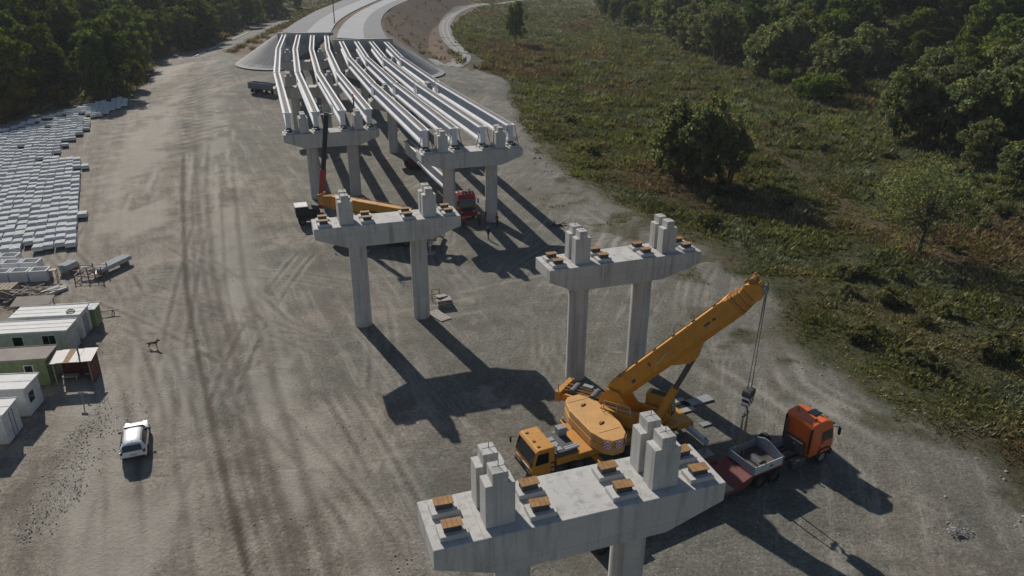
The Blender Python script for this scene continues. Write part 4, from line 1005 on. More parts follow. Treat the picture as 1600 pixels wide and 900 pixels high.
# timber cross by the green store
P = at(165, 492); o = thing('timber_trestle', (P[0], P[1], 0), R(12), 'low timber trestle lying beside the small green store', 'trestle')
MB().box((0, 0, .45), (2.6, .12, .1), rz=.1).build('rail', wood2, o); 
for x in (-.8, .7): MB().bar((x, -.4, 0), (x, .1, .5), .08, .08).build('leg', wood, o); MB().bar((x, .5, 0), (x, 0, .5), .08, .08).build('leg', wood, o)

# ------------------------------------------------------------------ stored materials
# hollow precast frames in three rows
def frame_mesh(w_, d_, h_, th=.2):
    b = MB(); x, y = w_/2, d_/2; xi_, yi_ = x-th, y-th
    vs = [(-x,-y,0),(x,-y,0),(x,y,0),(-x,y,0),(-x,-y,h_),(x,-y,h_),(x,y,h_),(-x,y,h_),(-xi_,-yi_,0),(xi_,-yi_,0),(xi_,yi_,0),(-xi_,yi_,0),(-xi_,-yi_,h_),(xi_,-yi_,h_),(xi_,yi_,h_),(-xi_,yi_,h_)]
    fs = []
    for i in range(4):
        j = (i+1) % 4; fs += [(i, j, j+4, i+4), (j+8, i+8, i+12, j+12), (i+4, j+4, j+12, i+12), (j, i, i+8, j+8)]
    return b.add(vs, fs).mesh('precast_box', precast)
fm = frame_mesh(1.9, 1.5, 1.25)
n_f = 0
for (x0, y0, n) in ((80, 417, 4), (66, 404, 4), (33, 395, 2)):
    P = at(x0, y0, 1.25)
    for k in range(n):
        o = obj('precast_box', fm, None, (P[0]-1.0-2.02*k*math.cos(R(8)), P[1]-.6-2.02*k*math.sin(R(8)), 0), R(8)+rnd.uniform(-.03, .03))
        b = o.modifiers.new('bevel', 'BEVEL'); b.width = .03; b.segments = 1
        tag(o, 'open white concrete box in the rows before the timber heap', 'concrete box', 'open concrete boxes in rows'); n_f += 1
# pallets of slotted precast slabs
def slab_stack_mesh(i):
    b = MB(); h = (.52, .60, .46)[i]
    nb = 4; L_, W_ = 2.9, 1.14
    b.box((0, 0, h/2-.12), (L_, W_, h-.24))
    for k in range(nb): b.box((-L_/2+L_/nb*(k+.5), 0, h-.115), (L_/nb-.33, W_-.1, .25))
    for sy in (-1, 1): b.box((0, sy*(W_/2-.05), h-.14), (L_, .07, .22))
    return b.mesh('slotted_slab_pile', precast)
sm = [slab_stack_mesh(i) for i in range(3)]
P1 = W2([(0,214),(60,196),(108,183),(118,181),(143,192),(146,197),(120,218),(86,246),(104,252),(131,252),(135,262),(124,278),(120,300),(131,335),(126,386),(60,392),(-60,396),(-60,225)])
P2 = W2([(0,207),(60,188),(110,174),(150,162),(192,155),(203,160),(198,167),(165,180),(148,187),(120,177),(60,191),(0,211)])
cand = []
for poly, rot, tint in ((P1, 27.0, 0), (P2, 24.0, 1)):
    a = R(rot); ux, uy = math.cos(a-.17), math.sin(a-.17); vx, vy = -math.sin(a), math.cos(a); ox, oy = poly[0]
    for i in range(-60, 70):
        for j in range(-40, 60):
            x = ox+i*1.2*ux+j*2.62*vx+(.5*math.sin(i*1.3))*vx; y = oy+i*1.2*uy+j*2.62*vy+(.5*math.sin(i*1.3))*vy
            if in_poly(np.array([x]), np.array([y]), poly)[0]: cand.append((math.hypot(x, y), x, y, a+math.pi/2, tint))
cand.sort()
cand = [c for c in cand if rnd.random() > .012]
def pose():
    return (rnd.choice([0, 0, 0, 1, 2]), rnd.uniform(-.035, .035), rnd.uniform(.11, .17), 0)
rest_mb = []
for k, (d0, x, y, a, tint) in enumerate(cand):
    i, jr, tl, dz = pose(); x += rnd.uniform(-.06, .06); y += rnd.uniform(-.12, .12)
    M = Matrix.Translation((x, y, gz(x, y)+.14)) @ Matrix.Rotation(a+jr, 4, 'Z') @ Matrix.Rotation(tl*.9, 4, 'Y')
    if k < 295:
        o = obj('slab_pile', sm[i]); o.matrix_world = M
        tag(o, 'pile of slotted white concrete slabs in the storage rows by the forest', 'slab pile', 'slotted slab piles in rows')
    else: rest_mb.append((i, M))
if rest_mb:
    b = MB()
    for i, M in rest_mb:
        me = sm[i]; b.add([v.co for v in me.vertices], [tuple(p.vertices) for p in me.polygons], M)
    tag(b.build('slab_piles', precast), 'far rows of slotted white concrete slabs along the forest edge', 'slab piles', kind='stuff')
print('slab piles', len(cand))

# timber heap and beams
P = at(40, 468); th_ = thing('timber_heap', (P[0], P[1], 0), 0, 'tangled heap of old formwork timber between boxes and white cabin', 'timber heap')
for k in range(46):
    L_ = rnd.uniform(1.2, 3.2); r_ = rnd.gauss(0, .9); h_ = max(.1, 1.25-abs(r_)*.6)*rnd.uniform(.2, 1)
    MB().box((0, 0, 0), (L_, .12, .07)).build('plank', rnd.choice([wood, wood2, wood]), th_)
    o = th_.children[-1]; o.location = (r_*1.0, rnd.gauss(0, .8), h_); o.rotation_euler = (rnd.uniform(-.3, .3), rnd.uniform(-.35, .35), rnd.gauss(1.0, .45))
bm_ = [MB().box((0, 0, 0), (5.0, .16, .14)).mesh('beam', wood2), MB().box((0, 0, 0), (4.4, .2, .16)).mesh('beam', precast)]
P = at(66, 462); bp_ = thing('beam_pile', (P[0], P[1], 0), R(62), 'pile of long pale beams beside the timber heap', 'beam pile')
for k in range(13): 
    o = obj('beam', bm_[k % 2], bp_, (rnd.uniform(-.3, .3), -.8+.26*(k % 7), .1+.17*(k//7)), rnd.uniform(-.04, .04))
P = at(12, 452, .8); o = thing('formwork_crate', (P[0]-.5, P[1], 0), R(8), 'brown timber crate behind the timber heap near the concrete boxes', 'crate')
MB().box((0, 0, .55), (2.4, 1.8, 1.1)).build('body', wood, o)
for k in range(6): MB().box((-1.05+.42*k, 0, 1.13), (.36, 1.9, .05)).build('board', wood, o)
P = at(72, 470.5, 1.6); o = thing('tarp_roof', (P[0], P[1], 0), R(10), 'low grey sheet roof on posts behind the white cabin', 'canopy')
MB().box((-1.4, .4, 1.55), (3.6, 1.9, .06), rx=.12).build('sheet', felt, o)
for x in (-3.0, .2):
    for y in (-.35, 1.1): MB().box((x, y, .74), (.1, .1, 1.48)).build('post', wood, o)
# pipe racks
def pipes(px, py, rz, n, L_, r_, layers, label, base=.35, mat=pale_metal):
    P = at(px, py); t = thing('pipe_bundle', (P[0], P[1], 0), R(rz), label, 'pipe bundle')
    me = MB().tube((-L_/2, 0, 0), (L_/2, 0, 0), r_, n=8).mesh('pipe', mat)
    for l in range(layers):
        for k in range(n): obj('pipe', me, t, (rnd.uniform(-.12, .12), (k-(n-1)/2)*r_*2.1, base+r_+l*r_*1.9), rnd.uniform(-.02, .02))
    for x in (-L_*.35, L_*.35): MB().box((x, 0, base/2), (.14, n*r_*2.3, base-.01)).build('bearer', wood, t)
    return t
pipes(178, 421, 72, 7, 4.6, .09, 3, 'tall bundle of long pale steel pipes beside the scaffold rack', .5)
pipes(109, 424, 75, 6, 1.8, .09, 4, 'short square bundle of pale steel pipes beside the concrete boxes', .4)
P = at(143, 434); t = thing('scaffold_rack', (P[0], P[1], 0), R(6), 'rusty steel trestle rack with loose scaffold parts', 'rack')
for x in (-1.5, 0, 1.5):
    for y in (-.7, .9): MB().box((x, y, .75), (.09, .09, 1.5)).build('post', rebar, t)
    MB().box((x, .1, .55), (.08, 1.7, .08)).build('cross_bar', rebar, t)
for y in (-.7, .9):
    for z in (.5, 1.2): MB().box((0, y, z), (3.2, .07, .07)).build('rail', rebar, t)
for k in range(16):
    o = MB().box((0, 0, 0), (rnd.uniform(.6, 1.8), .1, .08)).build('scaffold_part', rnd.choice([pale_metal, wood2, rebar]), t); o.location = (rnd.uniform(-1.2, 1.2), rnd.uniform(-.5, .7), .66+.1*rnd.randint(0, 4)); o.rotation_euler = (0, rnd.uniform(-.1, .1), rnd.uniform(0, 3))
P = at(620//7.27 + 0, 440) if False else at(86, 437)
o = thing('steel_stand', (P[0], P[1], 0), R(20), 'small rusty steel stand at the end of the concrete boxes', 'stand')
for (x, y) in ((-.3, -.3), (.3, -.3), (.3, .3), (-.3, .3)): MB().box((x, y, .6), (.07, .07, 1.2)).build('leg', rebar, o)
MB().box((0, 0, 1.2), (.75, .75, .08)).build('top', rebar, o)

# pallets and boards by the second pier
P = at(694, 478); o = thing('board_stack', (P[0], P[1], 0), R(15), 'stack of weathered boards lying beside the bare pier column', 'board stack')
for k in range(6): MB().box((rnd.uniform(-.1, .1), rnd.uniform(-.1, .1), .1+.14*k), (1.5, 1.1, .09), rz=rnd.uniform(-.1, .1)).build('board', wood2 if k % 2 else wood, o)
MB().box((-.2, .5, .95), (1.2, .7, .08), rz=.5, ry=.12).build('board', wood2, o)
P = at(686, 494); o = thing('plank_platform', (P[0], P[1], .0), R(-50), 'pale formwork panel lying flat at the foot of the pier column', 'platform')
for k in range(5): MB().box((0, -.5+.25*k, .06), (2.6, .22, .12)).build('plank', wood2, o)
P = at(681, 470); o = thing('rusty_trestle', (P[0], P[1], 0), R(20), 'small upright rusty trestle behind the stack of boards', 'trestle')
for x in (-.4, .4): MB().box((x, 0, .7), (.07, .07, 1.4)).build('post', rebar, o)
for z in (.3, .8, 1.35): MB().box((0, 0, z), (.8, .06, .06)).build('bar', rebar, o)
# loose items near the edge of the yard
P = at(868, 352); o = thing('scrap_heap', (P[0], P[1], 0), R(30), 'dark scrap steel and stones heaped at the yard edge', 'scrap heap')
for k in range(12):
    q = MB().box((0, 0, 0), (rnd.uniform(.4, 1.2), .18, .14)).build('scrap_piece', rnd.choice([rebar, dark_steel, wood]), o); q.location = (rnd.gauss(0, .7), rnd.gauss(0, .35), rnd.uniform(.07, .4)); q.rotation_euler = (rnd.uniform(-.3, .3), rnd.uniform(-.3, .3), rnd.uniform(0, 3))

# stones: each of the larger ones is an object
def stone_mesh(seed):
    r = random.Random(seed); bm = bmesh.new(); bmesh.ops.create_icosphere(bm, subdivisions=1, radius=.5)
    for v in bm.verts: v.co = Vector((v.co.x*r.uniform(.7, 1.25), v.co.y*r.uniform(.6, 1.0), v.co.z*r.uniform(.45, .8)))
    me = bpy.data.meshes.new('stone'); bm.to_mesh(me); bm.free(); me.materials.append(stone); return me
stm = [stone_mesh(i) for i in range(5)]
def stones(n, poly_px, lo, hi, label, group):
    xs = [k[0] for k in poly_px]; ys = [k[1] for k in poly_px]; c = 0; g = 0
    while c < n and g < 5000:
        g += 1; px, py = rnd.uniform(min(xs), max(xs)), rnd.uniform(min(ys), max(ys))
        if not in_poly(np.array([px]), np.array([py]), poly_px)[0]: continue
        P = at(px, py); s = rnd.uniform(lo, hi)*(1 if rnd.random() < .8 else 1.5); c += 1
        o = obj('stone', rnd.choice(stm), None, (P[0], P[1], gz(P[0], P[1])+s*.12), rnd.uniform(0, 6)); o.scale = (s, s, s)
        tag(o, label, 'stone', group)
stones(14, [(1530,700),(1570,715),(1600,770),(1600,850),(1560,780),(1520,730)], .1, .28, 'pale stone strewn along the grassy edge of the yard', 'stones along the yard edge')
stones(26, [(1240,555),(1380,590),(1480,650),(1440,650),(1330,600),(1230,575)], .1, .26, 'pale stone in the weedy strip between yard and meadow', 'stones in the weedy strip')
stones(12, [(1440,760),(1500,780),(1510,850),(1430,810)], .08, .22, 'small stone scattered on the bare yard below the weedy edge', 'stones on the bare yard')
stones(20, [(820,225),(870,265),(860,275),(815,240)], .2, .5, 'stone lying along the meadow edge beside the last girders', 'stones by the girders')
P = at(1490, 832); hp = thing('gravel_heap', (P[0], P[1], 0), 0, 'small dark heap of gravel on the open yard', 'gravel heap')
for k in range(60):
    a, r_ = rnd.uniform(0, 6.3), abs(rnd.gauss(0, .45)); s = rnd.uniform(.1, .2)
    o = obj('stone', rnd.choice(stm), hp, (r_*1.4*math.cos(a), r_*math.sin(a), max(.03, .34-r_*.34)), rnd.uniform(0, 6)); o.scale = (s, s, s)
# rubble bank near the cabins: countless small stones
b = MB(); q = 0
base = [[tuple(v.co) for v in me.vertices] for me in stm]; bf = [[tuple(p.vertices) for p in me.polygons] for me in stm]
BANK = W2([(50,760),(100,690),(170,610),(175,650),(140,720),(120,790),(60,830),(20,860)])
bx0, bx1 = min(k[0] for k in BANK), max(k[0] for k in BANK); by0, by1 = min(k[1] for k in BANK), max(k[1] for k in BANK)
while q < 2400:
    x, y = rnd.uniform(bx0, bx1), rnd.uniform(by0, by1)
    if not in_poly(np.array([x]), np.array([y]), BANK)[0] and rnd.random() > .22: continue
    if vnoise(np.array([x/1.6]), np.array([y/1.6]), 9)[0]*1.2 < rnd.random(): continue
    s = .03+.12*rnd.random()**4; i = rnd.randrange(5); q += 1
    b.add(base[i], bf[i], Matrix.Translation((x, y, .02)) @ Matrix.Rotation(rnd.uniform(0, 6), 4, 'Z') @ Matrix.Scale(s, 4))
tag(b.build('rubble', stone), 'loose grey rubble spread between the cabins and the parked car', 'rubble', kind='stuff')
b = MB()
for q in range(6500):                                            # fine stones all over the yard
    y = rnd.uniform(26, 100); x = rnd.uniform(-.62*y, .62*y)
    if not in_poly(np.array([x]), np.array([y]), YARD)[0]: continue
    s = .04+.12*rnd.random()**4; i = rnd.randrange(5)
    b.add(base[i], bf[i], Matrix.Translation((x, y, gz(x, y) if False else .0)) @ Matrix.Rotation(rnd.uniform(0, 6), 4, 'Z') @ Matrix.Scale(s, 4))
tag(b.build('loose_stones', stone), 'fine pale stones scattered all over the dirt yard', 'stones', kind='stuff')

# ------------------------------------------------------------------ people and the dog
def skin(name, verts, edges, radii, mat, parent=None, root=0, sub=2):
    me = bpy.data.meshes.new(name); me.from_pydata(verts, edges, []); me.materials.append(mat)
    o = bpy.data.objects.new(name, me); col.objects.link(o); o.parent = parent
    s = o.modifiers.new('skin', 'SKIN'); s.use_smooth_shade = True
    me.update()
    for i, r_ in enumerate(radii):
        v = me.skin_vertices[0].data[i]; v.radius = (r_, r_) if not isinstance(r_, tuple) else r_; v.use_root = (i == root)
    o.modifiers.new('sub', 'SUBSURF').levels = 1; o.modifiers['sub'].render_levels = sub
    return o
def body_mat(name, jacket, trousers, skin_c=(.35, .2, .13)):
    m, t, p = nodes(name); tc = t.nodes.new('ShaderNodeTexCoord'); sx = t.nodes.new('ShaderNodeSeparateXYZ'); t.links.new(tc.outputs['Object'], sx.inputs[0])
    r = t.nodes.new('ShaderNodeValToRGB'); r.color_ramp.interpolation = 'CONSTANT'; e = r.color_ramp.elements
    for pos, c in ((0.0, (.03, .025, .02)), (.06, trousers), (.52, jacket), (.84, skin_c)):
        if pos == 0: el = e[0]
        elif pos == .06: el = e[1]; el.position = pos
        else: el = e.new(pos)
        el.color = (*c, 1)
    t.links.new(math_(t, 'DIVIDE', sx.outputs['Z'], 1.78), r.inputs[0]); t.links.new(r.outputs[0], p.inputs['Base Color']); p.inputs['Roughness'].default_value = .9
    return m
def person(px, py, heading, jacket, trousers, label, arms=0.0, step=.12, z=0.0, loc=None, helmet=(.6, .45, .05)):
    P = at(px, py, z) if loc is None else np.array(loc)
    t = thing('person', (P[0], P[1], P[2] if loc is not None else z), R(heading), label, 'person')
    V = [(0, 0, .95), (0, 0, 1.15), (.01, 0, 1.38), (.02, 0, 1.50), (.03, 0, 1.60), (.04, 0, 1.72),
         (0, .10, .90), (step, .11, .50), (step*.7, .11, .08), (step*.7+.17, .12, .04),
         (0, -.10, .90), (-step*.5, -.11, .50), (-step, -.11, .08), (-step+.17, -.12, .04),
         (.01, .20, 1.40), (.02+arms*.1, .25, 1.13), (.12+arms*.3, .24, .92+arms*.25), (.16+arms*.42, .23, .83+arms*.3),
         (.01, -.20, 1.40), (.02, -.25, 1.13), (.10+arms*.2, -.24, .90+arms*.1), (.14+arms*.28, -.23, .81+arms*.1)]
    E_ = [(0, 1), (1, 2), (2, 3), (3, 4), (4, 5), (0, 6), (6, 7), (7, 8), (8, 9), (0, 10), (10, 11), (11, 12), (12, 13), (2, 14), (14, 15), (15, 16), (16, 17), (2, 18), (18, 19), (19, 20), (20, 21)]
    Rr = [(.14, .17), (.13, .16), (.13, .19), .06, .095, .085, .10, .075, .055, .045, .10, .075, .055, .045, .075, .06, .045, .045, .075, .06, .045, .045]
    mt = body_mat('clothes_'+label[:18], jacket, trousers)
    skin('body', V, E_, Rr, mt, t)
    if helmet:
        bm = bmesh.new(); bmesh.ops.create_uvsphere(bm, u_segments=14, v_segments=8, radius=.135)
        for v in list(bm.verts):
            if v.co.z < -.02: v.co.z = -.02; v.co.x *= 1.12; v.co.y *= 1.1
        me = bpy.data.meshes.new('helmet'); bm.to_mesh(me); bm.free(); mh, tt, pp = nodes('helmet_'+label[:14]); pp.inputs['Base Color'].default_value = (*helmet, 1); pp.inputs['Roughness'].default_value = .4
        me.materials.append(mh); obj('helmet', me, t, (.04, 0, 1.71))
person(763, 374, -120, (.03, .03, .04), (.03, .03, .05), 'worker in dark clothes walking across the sunlit strip by the bridge', .2, .2, helmet=None)
person(749, 352, -100, (.10, .075, .02), (.03, .03, .04), 'worker in an olive jacket standing beside the red lorry', .5, .06)
person(761, 346, -80, (.05, .055, .05), (.03, .03, .04), 'worker in grey standing against the bridge column beside the lorry', .1, .05, helmet=None)
person(777, 353, -140, (.35, .03, .025), (.04, .04, .05), 'worker in a red jacket standing in shade beside the bridge column', .3, .08, helmet=(.5, .05, .04))
person(725, 357, -60, (.30, .05, .03), (.03, .03, .05), 'worker in a red vest standing in front of the red lorry', .2, .1, helmet=None)
dogm = mat_rough('dog_fur', (.10, .06, .03), (.20, .13, .07), 6, .95, 0)
P = at(240, 543); dg = thing('dog', (P[0], P[1], 0), R(8), 'brown dog standing on the dirt yard with its head to the bridge', 'dog')
V = [(-.30, 0, .52), (-.10, 0, .50), (.12, 0, .50), (.28, 0, .52), (.40, 0, .64), (.50, 0, .74), (.64, 0, .70), (.70, 0, .69),
     (-.42, 0, .50), (-.58, 0, .42), (-.70, 0, .36)]
E_ = [(0, 1), (1, 2), (2, 3), (3, 4), (4, 5), (5, 6), (6, 7), (0, 8), (8, 9), (9, 10)]
Rr = [.11, .105, .125, .13, .085, .085, .045, .035, .05, .03, .02]
for (rt_, x, y, hind) in ((0, -.30, .09, 1), (0, -.34, -.09, 1), (3, .27, .09, 0), (3, .32, -.09, 0)):
    b0 = len(V)
    if hind: V += [(x-.01, y, .46), (x+.06, y, .33), (x-.10, y, .20), (x-.07, y, .05), (x-.0, y, .025)]; Rr += [.085, .06, .032, .028, .03]
    else: V += [(x, y, .42), (x-.02, y, .27), (x+.01, y, .15), (x, y, .05), (x+.06, y, .025)]; Rr += [.07, .04, .03, .027, .03]
    E_ += [(rt_, b0), (b0, b0+1), (b0+1, b0+2), (b0+2, b0+3), (b0+3, b0+4)]
for s in (-.045, .045): b0 = len(V); V += [(.47, s*1.3, .82), (.45, s*1.7, .89)]; Rr += [.03, .012]; E_ += [(5, b0), (b0, b0+1)]
skin('body', V, E_, Rr, dogm, dg, 1)
q = MB().box((.66, 0, .70), (.03, .05, .03)).build('nose', black_p, dg)

# worker up on the girders, and power poles
person(553, 168, 200, (.40, .03, .03), (.04, .04, .06), 'worker in red standing on the fourth forest-side girder near its end', .4, .08, loc=tuple(at(553, 166, 12.75)), helmet=(.5, .05, .04))
def pole(px, py, h, label, arms=True, mat=wood2, z=0.0):
    P = at(px, py, z); zz = gz(P[0], P[1]) if z == 0 else z
    t = thing('utility_pole', (P[0], P[1], zz), R(10), label, 'pole', None)
    MB().tube((0, 0, -.3), (0, 0, h), .17, .11, n=8).build('mast', mat, t)
    if arms:
        MB().box((0, 0, h-.4), (2.4, .12, .12)).build('cross_arm', wood, t)
        for x in (-1.05, 0, 1.05): MB().tube((x, 0, h-.34), (x, 0, h-.08), .06, n=6).build('insulator', pale_metal, t)
pole(1015, 58, 8.6, 'tall timber power pole with a cross arm standing before the dark wood')
pole(1168, 128, 9.4, 'timber power pole standing beside the round grey-green willow')
pole(873, 22, 8.0, 'distant timber power pole standing in the far meadow')
pole(523, 38, 9.0, 'slim dark mast standing in the strip between the carriageways', False, dark_steel, ROAD_Z-.3)
# fallen branches in the meadow
P = at(1503, 268); o = thing('fallen_trunk', (P[0], P[1], gz(P[0], P[1])), R(-35), 'bleached fallen tree trunk with stub branches in the meadow', 'fallen trunk')
MB().tube((-1.7, 0, .35), (1.5, .2, .3), .24, .15, n=8).build('trunk', wood2, o)
for k in range(6): MB().tube((-1.5+.5*k, .02*k, .35), (-1.5+.5*k+rnd.uniform(-.4, .6), rnd.uniform(-.9, .9), rnd.uniform(.5, 1.1)), .08, .03, n=6).build('branch', wood2, o)
# kerb stones along the left dirt road and slope drains
for (a_, b_, lb) in (((306, 92), (322, 84), 'long pale concrete kerb lying along the dirt track to the forest'), ((326, 82), (345, 74), 'pale concrete kerb lying where the dirt track bends'), ((362, 66), (388, 54), 'far pale concrete kerb along the dirt track under the trees')):
    A, B_ = at(*a_), at(*b_); o = MB().bar((A[0], A[1], gz(A[0], A[1])+.1), (B_[0], B_[1], gz(B_[0], B_[1])+.1), .5, .35).build('kerb', precast); tag(o, lb, 'kerb')

# ------------------------------------------------------------------ vegetation
def quads_mesh(name, centers, normals, sizes, cols, mat, seed=0, stretch=1.25):
    r = np.random.RandomState(seed); n = len(centers)
    nrm = normals/(np.linalg.norm(normals, axis=1)[:, None]+1e-9)
    a = np.cross(nrm, r.normal(size=(n, 3))); a /= (np.linalg.norm(a, axis=1)[:, None]+1e-9); b = np.cross(nrm, a)
    s = sizes[:, None]; A = a*s*stretch; B = b*s*.62
    v = np.stack([centers-A, centers-B*1.0, centers+A, centers+B], 1).reshape(-1, 3).astype(np.float32)
    me = bpy.data.meshes.new(name); me.vertices.add(4*n); me.vertices.foreach_set('co', v.ravel())
    me.loops.add(4*n); me.loops.foreach_set('vertex_index', np.arange(4*n, dtype=np.int32))
    me.polygons.add(n); me.polygons.foreach_set('loop_start', np.arange(0, 4*n, 4, dtype=np.int32))
    me.update(calc_edges=True); me.materials.append(mat)
    c4 = np.concatenate([cols, np.ones((n, 1))], 1); set_col(me, 'leaf', np.repeat(c4, 4, 0)); return me
def crown_mesh(name, lobes, clumps, per, leaf, mat, seed, cr=(.7, 1.5), inner=.72):
    r = np.random.RandomState(seed); lobes = np.array(lobes, float)
    wgt = lobes[:, 3]*lobes[:, 4]*lobes[:, 5]; wgt = wgt**.7; wgt /= wgt.sum()
    li = r.choice(len(lobes), clumps, p=wgt); d = r.normal(size=(clumps, 3)); d /= np.linalg.norm(d, axis=1)[:, None]
    d[:, 2] = np.where(d[:, 2] < -.5, -d[:, 2], d[:, 2])
    cc = lobes[li, :3]+d*lobes[li, 3:6]*r.uniform(inner, 1.04, (clumps, 1)); rad = r.uniform(*cr, clumps)
    tone = r.uniform(.72, 1.3, clumps); yel = r.uniform(-.12, .16, clumps)
    k = np.repeat(np.arange(clumps), per); n = len(k)
    e = r.normal(size=(n, 3)); e /= np.linalg.norm(e, axis=1)[:, None]; e[:, 2] = e[:, 2]*.8+.12
    pos = cc[k]+e*(rad[k]*r.uniform(.45, 1.05, n))[:, None]
    nr = e*1.0+d[k]*.6+r.normal(size=(n, 3))*.55
    tv = tone[k]*r.uniform(.75, 1.25, n); col3 = np.stack([tv*(1+yel[k]+r.uniform(-.08, .1, n)), tv, tv*(1-yel[k])], 1)
    return quads_mesh(name, pos, nr, leaf*r.uniform(.6, 1.35, n), col3, mat, seed)
def trunk_mesh(lobes, h, r0, seed, trunks=1):
    rr = random.Random(seed); b = MB()
    for k in range(trunks):
        bx, by = (rr.uniform(-.9, .9), rr.uniform(-.9, .9)) if trunks > 1 else (0, 0)
        p = Vector((bx, by, -.5)); q = Vector((bx*1.6+rr.uniform(-.3, .3), by*1.6+rr.uniform(-.3, .3), h*.45)); b.tube(p, q, r0, r0*.66, n=8, caps=False)
        t2 = Vector((q.x+rr.uniform(-.5, .5), q.y+rr.uniform(-.5, .5), h*.86)); b.tube(q, t2, r0*.66, r0*.15, n=7, caps=False)
        for l in lobes:
            s = p.lerp(q, rr.uniform(.6, 1)) if rr.random() < .5 else q.lerp(t2, rr.uniform(0, .6)); e = Vector(l[:3]); mdl = s.lerp(e, .5)+Vector((0, 0, -.25))
            b.tube(s, mdl, r0*.36, r0*.22, n=6, caps=False); b.tube(mdl, e, r0*.22, r0*.06, n=5, caps=False)
    return b.mesh('trunk', bark, True)
def lobes_round(h, w_, n, seed, low=.28):
    r = random.Random(seed); L_ = [(0, 0, h*.62, w_*.36, w_*.36, h*.33)]
    for k in range(n):
        a = 2.4*k+r.uniform(-.4, .4); z = h*(low+(.92-low)*(k+.5)/n); m_ = math.sin(math.pi*min(1, max(.12, (z/h-low*.5)/(1.02-low*.5))))**.7
        q = w_*.5*m_*r.uniform(.55, .8); s = w_*r.uniform(.17, .27)
        L_.append((q*math.cos(a), q*math.sin(a), min(z, h-s*.7), s, s, s*r.uniform(.85, 1.2)))
    return L_
PROTO = {}
def proto(key, h, w_, nl, clumps, per, leaf, mat, seed, r0=.3, low=.28, trunks=1, cr=(.7, 1.5)):
    L_ = lobes_round(h, w_, nl, seed, low)
    PROTO[key] = (crown_mesh('crown', L_, clumps, per, leaf, mat, seed, cr), trunk_mesh(L_, h, r0, seed, trunks), h)
proto('oak', 16, 11, 13, 210, 34, .34, leaf_a, 1, .34, .22)
proto('oak2', 17, 10, 14, 200, 34, .34, leaf_a, 2, .32, .22)
proto('tall', 18, 7.5, 14, 180, 34, .32, leaf_a, 3, .28, .16)
proto('light', 15, 8.5, 12, 180, 34, .33, leaf_l, 4, .28, .2)
proto('willow', 13, 10.5, 12, 210, 40, .26, leaf_w, 5, .34, .2, 3, (.6, 1.25))
proto('willow2', 12, 9, 10, 190, 40, .26, leaf_w, 6, .3, .16, 3, (.6, 1.25))
proto('autumn', 9, 6, 9, 120, 34, .30, leaf_y, 7, .2, .2)
proto('bush', 4.6, 9, 12, 170, 34, .26, leaf_l, 8, .14, .2, 3, (.6, 1.2))
proto('thin', 10.4, 11, 18, 210, 34, .13, leaf_w, 9, .26, .3, 2, (.6, 1.3))
proto('shrub', 1.9, 2.6, 7, 40, 26, .16, leaf_s, 10, .05, .2, 2, (.3, .55))
proto('shrub2', 1.6, 2.8, 7, 40, 26, .16, leaf_s, 12, .05, .2, 2, (.3, .55))
def tree(key, x, y, h, label, group=None, name='tree', cat='tree', wide=1.0, z=None):
    cm, tm, H0 = PROTO[key]; s = h/H0
    t = thing(name, (x, y, (gz(x, y) if z is None else z)-.1), rnd.uniform(0, 6.28), label, cat, group)
    t.scale = (s*wide, s*wide, s)
    obj('trunk', tm, t); obj('crown', cm, t); return t
def tpx(key, px, py, h, label, group=None, **k):
    P = at(px, py); return tree(key, P[0], P[1], h, label, group, **k)
placed = []
def one(key, px, py, h, label, **k):
    t = tpx(key, px, py, h, label, **k); placed.append((t.location.x, t.location.y)); return t
one('oak2', 806, 72, 16.5, 'lone dark rounded tree standing in the far meadow beside the gravel road', wide=.82)
one('willow', 1052, 283, 12.6, 'tall willow on the bridge side of the meadow clump', wide=.78)
one('willow2', 1092, 296, 13.4, 'tallest willow in the middle of the meadow clump', wide=.82)
one('willow', 1135, 288, 10.2, 'lower willow on the forest side of the meadow clump', wide=.85)
one('willow2', 1045, 272, 8.5, 'short willow behind the tall ones in the meadow clump', wide=.8)
one('thin', 1430, 402, 10.8, 'thin grey half-bare tree alone in the lower meadow')
one('bush', 1278, 158, 5.4, 'broad bright green bush at the foot of the dark wood', name='bush', cat='bush', wide=1.15)
one('bush', 1222, 133, 4.0, 'smaller dark green bush beside the broad bright bush', name='bush', cat='bush', wide=.9)
for k, (px, py, h, key) in enumerate([(1403, 222, 13.5, 'willow'), (1440, 226, 12.0, 'willow2'), (1474, 218, 14.5, 'willow'), (1500, 236, 12.5, 'willow2'), (1545, 235, 15.5, 'willow'), (1590, 240, 14, 'willow2'), (1640, 260, 13, 'willow'), (1450, 170, 14, 'willow'), (1505, 180, 15, 'oak'), (1570, 190, 16, 'willow')]):
    one(key, px, py, h, 'grey-green willow in the thicket at the meadow edge by the fallen trunk', group='willows in the thicket by the fallen trunk', wide=.95)
one('willow2', 1521, 262, 8.2, 'small round willow before the thicket beside the fallen trunk')
one('willow2', 1585, 300, 7.5, 'small spreading willow nearest the fallen trunk', wide=1.1)
one('light', 1540, 165, 15, 'bright yellow-green tree rising behind the willow thicket')
for k, (px, py, h, key) in enumerate([(1052, 66, 20, 'willow'), (1072, 78, 17, 'willow2'), (1095, 86, 15, 'willow'), (1122, 97, 17, 'willow'), (1152, 92, 13, 'willow2'), (1182, 118, 13, 'willow2'), (1205, 122, 16, 'willow'), (1232, 120, 17, 'willow'), (1296, 140, 14, 'willow'), (1320, 146, 13, 'willow2'), (960, 38, 13, 'light'), (945, 30, 11, 'light'), (985, 48, 13, 'oak')]):
    one(key, px, py, h, 'rounded grey-green tree in the front row along the dark wood', group='front row along the dark wood')
